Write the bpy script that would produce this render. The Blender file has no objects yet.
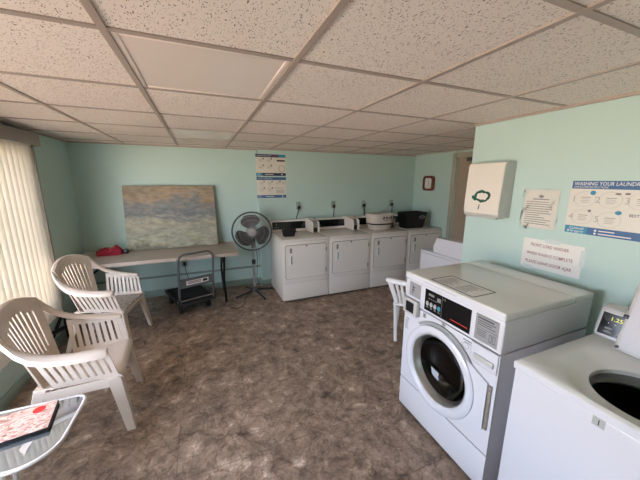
import bpy, bmesh, math, random
from mathutils import Vector, Matrix
random.seed(7)
PI = math.pi
SC = bpy.context.scene
COL = SC.collection

# ---------------------------------------------------------------- camera
cam_d = bpy.data.cameras.new('camera')
cam = bpy.data.objects.new('camera', cam_d); COL.objects.link(cam)
cam_d.sensor_fit = 'HORIZONTAL'; cam_d.sensor_width = 36.0; cam_d.lens = 284.6 * 36 / 640
cam_d.clip_start = 0.05
_f = Vector((0.37429186, 0.90426127, -0.20546814)); _r = Vector((0.92429329, -0.38166142, 0.00405812)); _u = Vector((0.07474966, 0.19143175, 0.97865539))
cam.matrix_world = Matrix(((_r.x, _u.x, -_f.x, 0), (_r.y, _u.y, -_f.y, 0), (_r.z, _u.z, -_f.z, 1.65), (0, 0, 0, 1)))
SC.camera = cam

# ---------------------------------------------------------------- world: hazy daylight over pale sunlit paving
W = bpy.data.worlds.new('daylight'); SC.world = W; W.use_nodes = True
wn, wl = W.node_tree.nodes, W.node_tree.links
bg = wn['Background']
tc = wn.new('ShaderNodeTexCoord'); sx = wn.new('ShaderNodeSeparateXYZ'); rp = wn.new('ShaderNodeValToRGB'); mr = wn.new('ShaderNodeMapRange')
wl.new(tc.outputs['Generated'], sx.inputs[0]); wl.new(sx.outputs['Z'], mr.inputs['Value'])
mr.inputs['From Min'].default_value = -1; mr.inputs['From Max'].default_value = 1
wl.new(mr.outputs[0], rp.inputs[0]); wl.new(rp.outputs[0], bg.inputs['Color'])
# shaded ground close to the building, sunlit paving farther out, hazy sky above the horizon
for e_ in rp.color_ramp.elements[1:]: rp.color_ramp.elements.remove(e_)
rp.color_ramp.elements[0].position = 0.0; rp.color_ramp.elements[0].color = (0.08, 0.07, 0.06, 1)
for pos_, c_ in ((0.24, (0.16, 0.135, 0.115)), (0.385, (1.18, 0.98, 0.82)), (0.49, (1.18, 1.0, 0.85)), (0.51, (0.92, 1.03, 1.24)), (0.75, (0.78, 0.90, 1.14)), (1.0, (0.6, 0.7, 0.9))):
    e_ = rp.color_ramp.elements.new(pos_); e_.color = c_ + (1,)
bg.inputs['Strength'].default_value = 13.4

def portal(name, loc, direction, w_, h_):
    """Marks an opening through which the daylight enters."""
    l = bpy.data.lights.new(name, 'AREA'); l.shape = 'RECTANGLE'; l.size = w_; l.size_y = h_; l.cycles.is_portal = True
    o = bpy.data.objects.new(name, l); COL.objects.link(o); o.location = loc
    o.rotation_euler = Vector(direction).to_track_quat('-Z', 'Z').to_euler()
    return o
portal('daylight_window', (-1.58, 1.825, 1.2), (1, 0, 0), 3.15, 1.47)

vs = SC.view_settings
vs.view_transform = 'Standard'; vs.look = 'None'; vs.exposure = 0.0; vs.gamma = 1.0; vs.use_curve_mapping = False
SC.cycles.use_denoising = True
SC.cycles.max_bounces = 8; SC.cycles.diffuse_bounces = 5; SC.cycles.transparent_max_bounces = 12

# ---------------------------------------------------------------- materials
def lin(c):
    return tuple((v / 255 / 12.92) if v / 255 <= 0.04045 else ((v / 255 + 0.055) / 1.055) ** 2.4 for v in c) + (1,)
def mat(name, rgb, rough=0.5, metal=0.0, var=0.06, vscale=14.0, bump=0.0, bscale=120.0, coat=0.0, spec=None):
    """A principled material with a slight noise mottling of its colour (and a fine bump when asked)."""
    m = bpy.data.materials.new(name); m.use_nodes = True
    nt = m.node_tree; n, l = nt.nodes, nt.links
    p = n['Principled BSDF']; p.inputs['Roughness'].default_value = rough; p.inputs['Metallic'].default_value = metal
    if coat: p.inputs['Coat Weight'].default_value = coat; p.inputs['Coat Roughness'].default_value = 0.08
    if spec is not None: p.inputs['Specular IOR Level'].default_value = spec
    c = lin(rgb)
    t = n.new('ShaderNodeTexCoord'); nz = n.new('ShaderNodeTexNoise'); nz.inputs['Scale'].default_value = vscale; nz.inputs['Detail'].default_value = 3
    l.new(t.outputs['Object'], nz.inputs['Vector'])
    mx = n.new('ShaderNodeMix'); mx.data_type = 'RGBA'
    mx.inputs['A'].default_value = tuple(max(0, v * (1 - var)) for v in c[:3]) + (1,)
    mx.inputs['B'].default_value = tuple(min(1, v * (1 + var)) for v in c[:3]) + (1,)
    l.new(nz.outputs['Fac'], mx.inputs['Factor']); l.new(mx.outputs['Result'], p.inputs['Base Color'])
    if bump:
        nb = n.new('ShaderNodeTexNoise'); nb.inputs['Scale'].default_value = bscale; nb.inputs['Detail'].default_value = 4
        l.new(t.outputs['Object'], nb.inputs['Vector'])
        b = n.new('ShaderNodeBump'); b.inputs['Strength'].default_value = bump; b.inputs['Distance'].default_value = 0.003
        l.new(nb.outputs['Fac'], b.inputs['Height']); l.new(b.outputs['Normal'], p.inputs['Normal'])
    return m

def mat_ceiling():
    m = mat('acoustic_tile', (240, 226, 215), 0.95, var=0.03, vscale=3)
    n, l = m.node_tree.nodes, m.node_tree.links; p = n['Principled BSDF']
    t = n.new('ShaderNodeTexCoord'); mp = n.new('ShaderNodeMapping'); mp.inputs['Scale'].default_value = (1.0, 0.55, 1.0)
    l.new(t.outputs['Object'], mp.inputs['Vector'])
    dn = n.new('ShaderNodeTexNoise'); dn.inputs['Scale'].default_value = 30; dn.inputs['Detail'].default_value = 1
    l.new(mp.outputs[0], dn.inputs['Vector'])
    mv = n.new('ShaderNodeMix'); mv.data_type = 'VECTOR'; mv.inputs['Factor'].default_value = 0.03
    l.new(mp.outputs[0], mv.inputs['A']); l.new(dn.outputs['Color'], mv.inputs['B'])
    fac = None
    for sc, th, dens in ((112, 0.23, 0.50), (210, 0.26, 0.60)):
        v = n.new('ShaderNodeTexVoronoi'); v.inputs['Scale'].default_value = sc; v.inputs['Randomness'].default_value = 1
        l.new(mv.outputs['Result'], v.inputs['Vector'])
        lt = n.new('ShaderNodeMath'); lt.operation = 'LESS_THAN'; lt.inputs[1].default_value = th
        l.new(v.outputs['Distance'], lt.inputs[0])
        sp = n.new('ShaderNodeSeparateColor'); l.new(v.outputs['Color'], sp.inputs[0])
        l2 = n.new('ShaderNodeMath'); l2.operation = 'LESS_THAN'; l2.inputs[1].default_value = dens; l.new(sp.outputs[0], l2.inputs[0])
        ml = n.new('ShaderNodeMath'); ml.operation = 'MULTIPLY'; l.new(lt.outputs[0], ml.inputs[0]); l.new(l2.outputs[0], ml.inputs[1])
        if fac is None: fac = ml
        else:
            a = n.new('ShaderNodeMath'); a.operation = 'MAXIMUM'; l.new(fac.outputs[0], a.inputs[0]); l.new(ml.outputs[0], a.inputs[1]); fac = a
    old = p.inputs['Base Color'].links[0].from_socket
    mx = n.new('ShaderNodeMix'); mx.data_type = 'RGBA'; mx.inputs['B'].default_value = lin((140, 118, 104))
    l.new(old, mx.inputs['A']); l.new(fac.outputs[0], mx.inputs['Factor']); l.new(mx.outputs['Result'], p.inputs['Base Color'])
    b = n.new('ShaderNodeBump'); b.inputs['Strength'].default_value = 0.4; b.inputs['Distance'].default_value = 0.004; b.invert = True
    l.new(fac.outputs[0], b.inputs['Height']); l.new(b.outputs['Normal'], p.inputs['Normal'])
    return m

def mat_floor():
    m = bpy.data.materials.new('stone_pattern_vinyl'); m.use_nodes = True
    n, l = m.node_tree.nodes, m.node_tree.links; p = n['Principled BSDF']; p.inputs['Roughness'].default_value = 0.42
    t = n.new('ShaderNodeTexCoord')
    w = n.new('ShaderNodeTexNoise'); w.inputs['Scale'].default_value = 3.5; w.inputs['Detail'].default_value = 4
    l.new(t.outputs['Object'], w.inputs['Vector'])
    mv = n.new('ShaderNodeMix'); mv.data_type = 'VECTOR'; mv.inputs['Factor'].default_value = 0.16
    l.new(t.outputs['Object'], mv.inputs['A']); l.new(w.outputs['Color'], mv.inputs['B'])
    a = n.new('ShaderNodeTexNoise'); a.inputs['Scale'].default_value = 11; a.inputs['Detail'].default_value = 10; a.inputs['Roughness'].default_value = 0.74
    a.inputs['Distortion'].default_value = 0.3
    l.new(mv.outputs['Result'], a.inputs['Vector'])
    r = n.new('ShaderNodeValToRGB'); e = r.color_ramp.elements
    e[0].position = 0.30; e[0].color = lin((78, 64, 56)); e[1].position = 0.72; e[1].color = lin((236, 214, 196))
    for pos, c in ((0.40, (128, 108, 93)), (0.50, (154, 132, 115)), (0.60, (178, 154, 135))):
        k = e.new(pos); k.color = lin(c)
    w2 = n.new('ShaderNodeTexNoise'); w2.inputs['Scale'].default_value = 16; w2.inputs['Detail'].default_value = 4
    l.new(t.outputs['Object'], w2.inputs['Vector'])
    mv2 = n.new('ShaderNodeMix'); mv2.data_type = 'VECTOR'; mv2.inputs['Factor'].default_value = 0.07
    l.new(mv.outputs['Result'], mv2.inputs['A']); l.new(w2.outputs['Color'], mv2.inputs['B'])
    vc = n.new('ShaderNodeTexVoronoi'); vc.inputs['Scale'].default_value = 22; l.new(mv2.outputs['Result'], vc.inputs['Vector'])
    sc_ = n.new('ShaderNodeSeparateColor'); l.new(vc.outputs['Color'], sc_.inputs[0])
    m_a = n.new('ShaderNodeMath'); m_a.operation = 'MULTIPLY_ADD'; m_a.inputs[1].default_value = 0.11; m_a.inputs[2].default_value = -0.055
    l.new(sc_.outputs[0], m_a.inputs[0])
    m_b = n.new('ShaderNodeMath'); m_b.operation = 'ADD'; l.new(a.outputs['Fac'], m_b.inputs[0]); l.new(m_a.outputs[0], m_b.inputs[1])
    l.new(m_b.outputs[0], r.inputs[0])
    v = n.new('ShaderNodeTexVoronoi'); v.feature = 'DISTANCE_TO_EDGE'; v.inputs['Scale'].default_value = 8.5
    l.new(mv2.outputs['Result'], v.inputs['Vector'])
    r2 = n.new('ShaderNodeValToRGB'); r2.color_ramp.elements[0].position = 0.0; r2.color_ramp.elements[0].color = (0.62, 0.60, 0.58, 1)
    r2.color_ramp.elements[1].position = 0.045; r2.color_ramp.elements[1].color = (1, 1, 1, 1)
    l.new(v.outputs['Distance'], r2.inputs[0])
    g = n.new('ShaderNodeTexNoise'); g.inputs['Scale'].default_value = 60; g.inputs['Detail'].default_value = 5
    l.new(t.outputs['Object'], g.inputs['Vector'])
    r3 = n.new('ShaderNodeValToRGB'); r3.color_ramp.elements[0].position = 0.3; r3.color_ramp.elements[0].color = (0.80, 0.79, 0.78, 1)
    r3.color_ramp.elements[1].position = 0.7; r3.color_ramp.elements[1].color = (1.12, 1.1, 1.08, 1)
    l.new(g.outputs['Fac'], r3.inputs[0])
    m1 = n.new('ShaderNodeMix'); m1.data_type = 'RGBA'; m1.blend_type = 'MULTIPLY'; m1.inputs['Factor'].default_value = 1
    l.new(r.outputs[0], m1.inputs['A']); l.new(r2.outputs[0], m1.inputs['B'])
    m2 = n.new('ShaderNodeMix'); m2.data_type = 'RGBA'; m2.blend_type = 'MULTIPLY'; m2.inputs['Factor'].default_value = 1
    l.new(m1.outputs['Result'], m2.inputs['A']); l.new(r3.outputs[0], m2.inputs['B'])
    bk = n.new('ShaderNodeTexBrick'); bk.offset = 0.5; bk.inputs['Scale'].default_value = 1.0; bk.inputs['Brick Width'].default_value = 0.91; bk.inputs['Row Height'].default_value = 0.46
    bk.inputs['Mortar Size'].default_value = 0.0035; bk.inputs['Mortar Smooth'].default_value = 0.3
    bk.inputs['Color1'].default_value = (1, 1, 1, 1); bk.inputs['Color2'].default_value = (0.92, 0.92, 0.92, 1); bk.inputs['Mortar'].default_value = (0.66, 0.64, 0.62, 1)
    l.new(t.outputs['Object'], bk.inputs['Vector'])
    m3 = n.new('ShaderNodeMix'); m3.data_type = 'RGBA'; m3.blend_type = 'MULTIPLY'; m3.inputs['Factor'].default_value = 1
    l.new(m2.outputs['Result'], m3.inputs['A']); l.new(bk.outputs['Color'], m3.inputs['B'])
    l.new(m3.outputs['Result'], p.inputs['Base Color'])
    b = n.new('ShaderNodeBump'); b.inputs['Strength'].default_value = 0.25; b.inputs['Distance'].default_value = 0.004
    l.new(a.outputs['Fac'], b.inputs['Height']); l.new(b.outputs['Normal'], p.inputs['Normal'])
    return m

def mat_painting():
    """Hazy bands of ochre, slate and pale olive with horizontal brush strokes."""
    m = bpy.data.materials.new('oil_paint_haze'); m.use_nodes = True
    n, l = m.node_tree.nodes, m.node_tree.links; p = n['Principled BSDF']; p.inputs['Roughness'].default_value = 0.7
    t = n.new('ShaderNodeTexCoord'); s = n.new('ShaderNodeSeparateXYZ'); l.new(t.outputs['Generated'], s.inputs[0])
    mp = n.new('ShaderNodeMapping'); mp.inputs['Scale'].default_value = (2.6, 1, 4.2); l.new(t.outputs['Generated'], mp.inputs['Vector'])
    nz = n.new('ShaderNodeTexNoise'); nz.inputs['Scale'].default_value = 1.3; nz.inputs['Detail'].default_value = 7; nz.inputs['Roughness'].default_value = 0.65
    nz.inputs['Distortion'].default_value = 0.7; l.new(mp.outputs[0], nz.inputs['Vector'])
    ma = n.new('ShaderNodeMath'); ma.operation = 'MULTIPLY_ADD'; ma.inputs[1].default_value = 0.9; ma.inputs[2].default_value = -0.45
    l.new(nz.outputs['Fac'], ma.inputs[0])
    ad = n.new('ShaderNodeMath'); ad.operation = 'ADD'; l.new(s.outputs['Z'], ad.inputs[0]); l.new(ma.outputs[0], ad.inputs[1])
    r = n.new('ShaderNodeValToRGB'); e = r.color_ramp.elements
    e[0].position = 0.0; e[0].color = lin((120, 116, 96)); e[1].position = 1.0; e[1].color = lin((150, 138, 118))
    for pos, c in ((0.12, (168, 164, 140)), (0.24, (150, 150, 134)), (0.36, (170, 162, 140)), (0.46, (150, 148, 138)), (0.53, (118, 122, 122)), (0.62, (126, 130, 130)), (0.72, (142, 138, 130)), (0.82, (168, 146, 122)), (0.90, (158, 140, 118))):
        k = e.new(pos); k.color = lin(c)
    l.new(ad.outputs[0], r.inputs[0])
    n2 = n.new('ShaderNodeTexNoise'); n2.inputs['Scale'].default_value = 5; n2.inputs['Detail'].default_value = 6; l.new(mp.outputs[0], n2.inputs['Vector'])
    r2 = n.new('ShaderNodeValToRGB'); r2.color_ramp.elements[0].position = 0.33; r2.color_ramp.elements[0].color = (0.72, 0.73, 0.74, 1)
    r2.color_ramp.elements[1].position = 0.65; r2.color_ramp.elements[1].color = (1.15, 1.15, 1.12, 1); l.new(n2.outputs['Fac'], r2.inputs[0])
    mx = n.new('ShaderNodeMix'); mx.data_type = 'RGBA'; mx.blend_type = 'MULTIPLY'; mx.inputs['Factor'].default_value = 1
    l.new(r.outputs[0], mx.inputs['A']); l.new(r2.outputs[0], mx.inputs['B']); l.new(mx.outputs['Result'], p.inputs['Base Color'])
    b = n.new('ShaderNodeBump'); b.inputs['Strength'].default_value = 0.5; b.inputs['Distance'].default_value = 0.006
    l.new(n2.outputs['Fac'], b.inputs['Height']); l.new(b.outputs['Normal'], p.inputs['Normal'])
    return m

def mat_mix_pattern(name, cols, scale, rough=0.5, stretch=(1, 1, 1), distort=1.5):
    m = bpy.data.materials.new(name); m.use_nodes = True
    n, l = m.node_tree.nodes, m.node_tree.links; p = n['Principled BSDF']; p.inputs['Roughness'].default_value = rough
    t = n.new('ShaderNodeTexCoord'); mp = n.new('ShaderNodeMapping'); mp.inputs['Scale'].default_value = stretch; l.new(t.outputs['Object'], mp.inputs['Vector'])
    nz = n.new('ShaderNodeTexNoise'); nz.inputs['Scale'].default_value = scale; nz.inputs['Detail'].default_value = 4; nz.inputs['Distortion'].default_value = distort
    l.new(mp.outputs[0], nz.inputs['Vector'])
    r = n.new('ShaderNodeValToRGB'); e = r.color_ramp.elements
    e[0].position = 0.3; e[0].color = lin(cols[0]); e[1].position = 0.7; e[1].color = lin(cols[-1])
    for i, c in enumerate(cols[1:-1]):
        k = e.new(0.3 + 0.4 * (i + 1) / (len(cols) - 1)); k.color = lin(c)
    l.new(nz.outputs['Fac'], r.inputs[0]); l.new(r.outputs[0], p.inputs['Base Color'])
    return m

def mat_blind():
    m = bpy.data.materials.new('blind_vinyl'); m.use_nodes = True
    n, l = m.node_tree.nodes, m.node_tree.links; p = n['Principled BSDF']
    p.inputs['Base Color'].default_value = lin((236, 232, 224)); p.inputs['Roughness'].default_value = 0.6
    tr = n.new('ShaderNodeBsdfTranslucent'); tr.inputs['Color'].default_value = lin((250, 243, 228))
    mx = n.new('ShaderNodeMixShader'); mx.inputs[0].default_value = 0.24
    nz = n.new('ShaderNodeTexNoise'); nz.inputs['Scale'].default_value = 60
    b = n.new('ShaderNodeBump'); b.inputs['Strength'].default_value = 0.1; l.new(nz.outputs['Fac'], b.inputs['Height']); l.new(b.outputs['Normal'], p.inputs['Normal'])
    out = n['Material Output']
    l.new(p.outputs[0], mx.inputs[1]); l.new(tr.outputs[0], mx.inputs[2]); l.new(mx.outputs[0], out.inputs['Surface'])
    return m

def mat_glass(name, rgb, rough=0.02, ior=1.45):
    m = bpy.data.materials.new(name); m.use_nodes = True
    p = m.node_tree.nodes['Principled BSDF']; p.inputs['Base Color'].default_value = lin(rgb); p.inputs['Roughness'].default_value = rough
    p.inputs['Transmission Weight'].default_value = 1.0; p.inputs['IOR'].default_value = ior
    return m
def mat_film(name):
    """Thin clear plastic: mostly see-through, glossy."""
    m = bpy.data.materials.new(name); m.use_nodes = True
    n, l = m.node_tree.nodes, m.node_tree.links
    g = n.new('ShaderNodeBsdfGlossy'); g.inputs['Roughness'].default_value = 0.22
    t = n.new('ShaderNodeBsdfTransparent'); mx = n.new('ShaderNodeMixShader'); fr = n.new('ShaderNodeFresnel'); fr.inputs['IOR'].default_value = 1.6
    nz = n.new('ShaderNodeTexNoise'); nz.inputs['Scale'].default_value = 14; nz.inputs['Detail'].default_value = 3
    tc_ = n.new('ShaderNodeTexCoord'); l.new(tc_.outputs['Object'], nz.inputs['Vector'])
    b = n.new('ShaderNodeBump'); b.inputs['Strength'].default_value = 0.35; b.inputs['Distance'].default_value = 0.02; l.new(nz.outputs['Fac'], b.inputs['Height'])
    l.new(b.outputs['Normal'], g.inputs['Normal']); l.new(b.outputs['Normal'], fr.inputs['Normal'])
    l.new(fr.outputs[0], mx.inputs[0]); l.new(t.outputs[0], mx.inputs[1]); l.new(g.outputs[0], mx.inputs[2])
    l.new(mx.outputs[0], n['Material Output'].inputs['Surface'])
    return m
def mat_emit(name, rgb, s):
    m = bpy.data.materials.new(name); m.use_nodes = True
    p = m.node_tree.nodes['Principled BSDF']; p.inputs['Base Color'].default_value = (0.01, 0.01, 0.01, 1)
    p.inputs['Emission Color'].default_value = lin(rgb); p.inputs['Emission Strength'].default_value = s
    return m

M = dict(
    labelgrey=mat('label_silver', (146, 146, 146), 0.45),
    tape=mat('milky_tape', (214, 224, 222), 0.2),
    blackcloth=mat('black_cloth', (16, 16, 18), 0.85, bump=0.3), faint=mat('faint_grey_ink', (172, 172, 168), 0.7),
    wall=mat('mint_wall_paint', (190, 214, 206), 0.6, var=0.03, vscale=2.0, bump=0.12, bscale=90),
    floor=mat_floor(), tile=mat_ceiling(),
    tbar=mat('ceiling_grid_paint', (176, 158, 146), 0.5),
    troffer=mat('light_frame_paint', (238, 222, 210), 0.5), diffuser=mat('light_diffuser_acrylic', (240, 224, 212), 0.25, var=0.02, vscale=5),
    trim=mat('trim_paint', (150, 150, 140), 0.5), basebd=mat('baseboard_paint', (142, 160, 150), 0.5),
    doorp=mat('door_paint', (168, 152, 132), 0.5, var=0.03), doortrim=mat('door_trim_paint', (172, 168, 150), 0.5),
    blind=mat_blind(), valance=mat('valance_vinyl', (150, 138, 128), 0.5), winframe=mat('window_frame_metal', (120, 112, 100), 0.4),
    plastic=mat('white_resin', (222, 206, 192), 0.38, var=0.04, vscale=6), plastic2=mat('clean_white_resin', (235, 232, 230), 0.35, var=0.02),
    enamel=mat('white_enamel', (210, 209, 214), 0.16, var=0.015, vscale=3), enamel_top=mat('enamel_worktop', (222, 222, 218), 0.10, var=0.02, vscale=3, spec=0.7),
    almond=mat('dryer_enamel', (234, 227, 218), 0.22, var=0.02, vscale=3), almond_top=mat('dryer_worktop', (224, 218, 208), 0.12, var=0.02),
    seam=mat('seam_shadow_gap', (92, 84, 78), 0.7), black=mat('black_plastic', (22, 22, 24), 0.35), blackgloss=mat('black_panel', (16, 17, 20), 0.12),
    cartgrey=mat('cart_grey_paint', (92, 94, 94), 0.4), darkmetal=mat('dark_grey_metal', (62, 64, 66), 0.4, 0.6), blackmetal=mat('black_metal', (18, 18, 20), 0.45, 0.3),
    chrome=mat('brushed_steel', (178, 176, 170), 0.28, 0.9), silver=mat('silver_plastic', (190, 188, 184), 0.35, 0.1),
    grey=mat('grey_label', (172, 172, 168), 0.5), darkgrey=mat('dark_grey_plastic', (74, 74, 76), 0.5), midgrey=mat('mid_grey_plastic', (128, 128, 126), 0.45),
    white=mat('white_paper', (232, 230, 224), 0.6, var=0.02), ink=mat('black_ink', (30, 30, 32), 0.7), inkgrey=mat('grey_ink', (128, 128, 128), 0.7),
    red=mat('red_cloth', (138, 12, 36), 0.8, var=0.2, vscale=20, bump=0.4, bscale=60), redink=mat('red_ink', (206, 40, 36), 0.6), maroon=mat('maroon_ink', (138, 44, 66), 0.6),
    blue=mat('blue_ink', (62, 104, 150), 0.5), navy=mat('navy_ink', (52, 58, 84), 0.5), teal=mat('teal_ink', (58, 142, 172), 0.5), pink=mat('pink_ink', (200, 90, 130), 0.5),
    paper=mat('cream_poster_paper', (222, 218, 206), 0.35, var=0.02), green=mat('green_enamel', (22, 110, 92), 0.4, var=0.3, vscale=60), greendark=mat('dark_green_enamel', (40, 92, 72), 0.4),
    tabletop=mat('granite_white_plastic', (176, 162, 148), 0.45, var=0.06, vscale=60, bump=0.15), painting=mat_painting(), canvas=mat('canvas_edge', (120, 112, 96), 0.85),
    rubber=mat('black_rubber', (20, 20, 21), 0.8, bump=0.3), fanblade=mat('fan_blade_plastic', (22, 20, 18), 0.45), fangrey=mat('fan_grey_plastic', (148, 146, 142), 0.4),
    fanwire=mat('fan_wire', (150, 150, 146), 0.4, 0.0), wood=mat('red_brown_wood', (112, 44, 30), 0.35, var=0.2, vscale=30), outlet=mat('outlet_plastic', (150, 166, 156), 0.4),
    dispenser=mat('dispenser_enamel', (232, 226, 214), 0.3, var=0.02), dispside=mat('dispenser_steel', (196, 196, 190), 0.35, 0.2),
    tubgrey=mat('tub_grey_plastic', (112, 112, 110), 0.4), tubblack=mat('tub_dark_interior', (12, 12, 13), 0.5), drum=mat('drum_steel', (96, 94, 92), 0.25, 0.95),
    doorglass=mat_glass('tinted_door_glass', (58, 58, 64), 0.02), clearglass=mat_glass('window_glass', (245, 250, 248), 0.0),
    smoke=mat('smoked_glass_top', (168, 172, 176), 0.03, 0.8, var=0.02), rim=mat('table_rim_metal', (214, 206, 200), 0.35),
    latch=mat_mix_pattern('worn_latch', [(96, 84, 74), (150, 140, 128), (70, 60, 52)], 60, 0.5), seatpad=mat_mix_pattern('zebra_print', [(84, 80, 78), (206, 200, 194), (110, 104, 100), (222, 216, 208)], 11, 0.8, (1, 3, 1), 2.5),
    food=mat_mix_pattern('food_photo_print', [(84, 62, 44), (186, 132, 116), (222, 200, 184), (170, 92, 84), (212, 192, 180)], 10, 0.3, (1, 2, 1), 2.0),
    film=mat_film('clear_sleeve'), amber=mat_emit('amber_digits', (220, 220, 90), 1.2), basket=mat('basket_white', (206, 196, 184), 0.5), basketin=mat('basket_fabric', (150, 140, 130), 0.8),
)

# ---------------------------------------------------------------- mesh helpers
class MB:
    """Collects shapes in WORLD coordinates (or local ones for repeated things); build() links them as one mesh object."""
    def __init__(s): s.bm = bmesh.new()
    def quad(s, pts):
        return s.bm.faces.new([s.bm.verts.new(p) for p in pts])
    def box(s, x0, y0, z0, x1, y1, z1, bev=0.0, seg=2, rot=None, at=None):
        b = bmesh.new(); bmesh.ops.create_cube(b, size=1)
        bmesh.ops.scale(b, vec=(abs(x1 - x0), abs(y1 - y0), abs(z1 - z0)), verts=b.verts)
        if bev > 0: bmesh.ops.bevel(b, geom=b.edges[:], offset=bev, segments=seg, profile=0.5, affect='EDGES')
        c = Vector(((x0 + x1) / 2, (y0 + y1) / 2, (z0 + z1) / 2))
        if rot is not None:
            mm = Matrix.Translation(c if at is None else at) @ rot.to_4x4() @ Matrix.Translation((0, 0, 0) if at is None else c - Vector(at))
        else: mm = Matrix.Translation(c)
        bmesh.ops.transform(b, matrix=mm, verts=b.verts); s._add(b); return s
    def _add(s, b):
        b.verts.index_update(); vs_ = [s.bm.verts.new(v.co) for v in b.verts]
        for f in b.faces:
            try: s.bm.faces.new([vs_[v.index] for v in f.verts])
            except ValueError: pass
        b.free()
    def tube(s, pts, r, n=10, closed=False, caps=True):
        pts = [Vector(p) for p in pts]; rings = []; N = len(pts); prev = None
        rr = r if isinstance(r, (list, tuple)) else [r] * N
        for i, p in enumerate(pts):
            if closed: d = pts[(i + 1) % N] - pts[i - 1]
            else: d = pts[min(i + 1, N - 1)] - pts[max(i - 1, 0)]
            d.normalize()
            if prev is None:
                a = d.orthogonal().normalized()
            else:
                a = prev - d * prev.dot(d)
                a = a.normalized() if a.length > 1e-6 else d.orthogonal().normalized()
            prev = a; b = d.cross(a)
            rings.append([s.bm.verts.new(p + (a * math.cos(2 * PI * k / n) + b * math.sin(2 * PI * k / n)) * rr[i]) for k in range(n)])
        for i in range(N if closed else N - 1):
            A, B = rings[i], rings[(i + 1) % N]
            for k in range(n): s.bm.faces.new((A[k], A[(k + 1) % n], B[(k + 1) % n], B[k]))
        if caps and not closed:
            s.bm.faces.new(rings[0][::-1]); s.bm.faces.new(rings[-1])
        return s
    def cyl(s, a, b, r, n=20, r2=None): return s.tube([a, b], [r, r if r2 is None else r2], n)
    def lathe(s, prof, o, axis, n=40, a0=0.0, a1=2 * PI, cap=False):
        """prof: list of (radius, along axis). o origin, axis direction."""
        o = Vector(o); ax = Vector(axis).normalized(); u = ax.orthogonal().normalized(); v = ax.cross(u)
        full = abs(a1 - a0 - 2 * PI) < 1e-6; cnt = n if full else n + 1; rings = []
        for r, h in prof:
            rings.append([s.bm.verts.new(o + ax * h + (u * math.cos(a0 + (a1 - a0) * k / n) + v * math.sin(a0 + (a1 - a0) * k / n)) * max(r, 1e-5)) for k in range(cnt)])
        for i in range(len(prof) - 1):
            for k in range(n):
                s.bm.faces.new((rings[i][k], rings[i][(k + 1) % cnt], rings[i + 1][(k + 1) % cnt], rings[i + 1][k]))
        return s
    def prism(s, poly, d):
        """Extrude a planar polygon (list of 3D points) along vector d."""
        d = Vector(d); A = [s.bm.verts.new(p) for p in poly]; B = [s.bm.verts.new(Vector(p) + d) for p in poly]
        s.bm.faces.new(A[::-1]); s.bm.faces.new(B); n = len(A)
        for i in range(n): s.bm.faces.new((A[i], A[(i + 1) % n], B[(i + 1) % n], B[i]))
        return s
    def grid(s, fn, us, vs_, skip=None, thick=0.0):
        V = [[s.bm.verts.new(fn(u, v)) for v in vs_] for u in us]
        for i in range(len(us) - 1):
            for j in range(len(vs_) - 1):
                if skip and skip((us[i] + us[i + 1]) / 2, (vs_[j] + vs_[j + 1]) / 2): continue
                s.bm.faces.new((V[i][j], V[i + 1][j], V[i + 1][j + 1], V[i][j + 1]))
        return s
    def sphere(s, c, r, seg=16, squash=(1, 1, 1)):
        b = bmesh.new(); bmesh.ops.create_uvsphere(b, u_segments=seg, v_segments=max(6, seg // 2), radius=r)
        bmesh.ops.scale(b, vec=squash, verts=b.verts); bmesh.ops.translate(b, vec=c, verts=b.verts); s._add(b); return s
    def thick(s, t):
        bmesh.ops.recalc_face_normals(s.bm, faces=s.bm.faces[:])
        bmesh.ops.solidify(s.bm, geom=s.bm.faces[:], thickness=t); return s
    def build(s, name, m, parent=None, smooth=True, angle=35, local=False, keepn=False):
        bm = s.bm
        loose = [v for v in bm.verts if not v.link_faces]
        if loose: bmesh.ops.delete(bm, geom=loose, context='VERTS')
        if not keepn: bmesh.ops.recalc_face_normals(bm, faces=bm.faces[:])
        me = bpy.data.meshes.new(name); bm.to_mesh(me); bm.free()
        if smooth:
            for p in me.polygons: p.use_smooth = True
            if hasattr(me, 'set_sharp_from_angle'): me.set_sharp_from_angle(angle=math.radians(angle))
        me.materials.append(m)
        o = bpy.data.objects.new(name, me); COL.objects.link(o)
        if parent is not None:
            if not local:
                me.transform(WM(parent).inverted())
            o.parent = parent
        elif not local:
            # a one-mesh thing keeps its origin at its own base
            xs = [v.co.copy() for v in me.vertices]
            c = Vector(((min(v.x for v in xs) + max(v.x for v in xs)) / 2, (min(v.y for v in xs) + max(v.y for v in xs)) / 2, min(v.z for v in xs)))
            me.transform(Matrix.Translation(-c)); o.location = c
        return o
def WM(o):
    m = o.matrix_basis.copy()
    return (WM(o.parent) @ m) if o.parent else m

def tag(o, label=None, cat=None, group=None, kind=None):
    if label: o['label'] = label
    if cat: o['category'] = cat
    if group: o['group'] = group
    if kind: o['kind'] = kind
    return o
def thing(name, label, cat, loc=(0, 0, 0), rz=0.0, group=None):
    o = bpy.data.objects.new(name, None); COL.objects.link(o); o.location = loc; o.rotation_euler = (0, 0, rz); o.empty_display_size = 0.1
    return tag(o, label, cat, group)
def structure(name, mb, m, parent=None, **k):
    o = mb.build(name, m, parent, **k)
    if parent is None: o['kind'] = 'structure'
    return o
def children(o): return [c for c in bpy.data.objects if c.parent == o]
def copy_tree(o, parent=None):
    c = o.copy(); COL.objects.link(c)
    if parent is not None: c.parent = parent
    for ch in children(o): copy_tree(ch, c)
    return c
def span(a, b, n): return [a + (b - a) * i / (n - 1) for i in range(n)]

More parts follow.
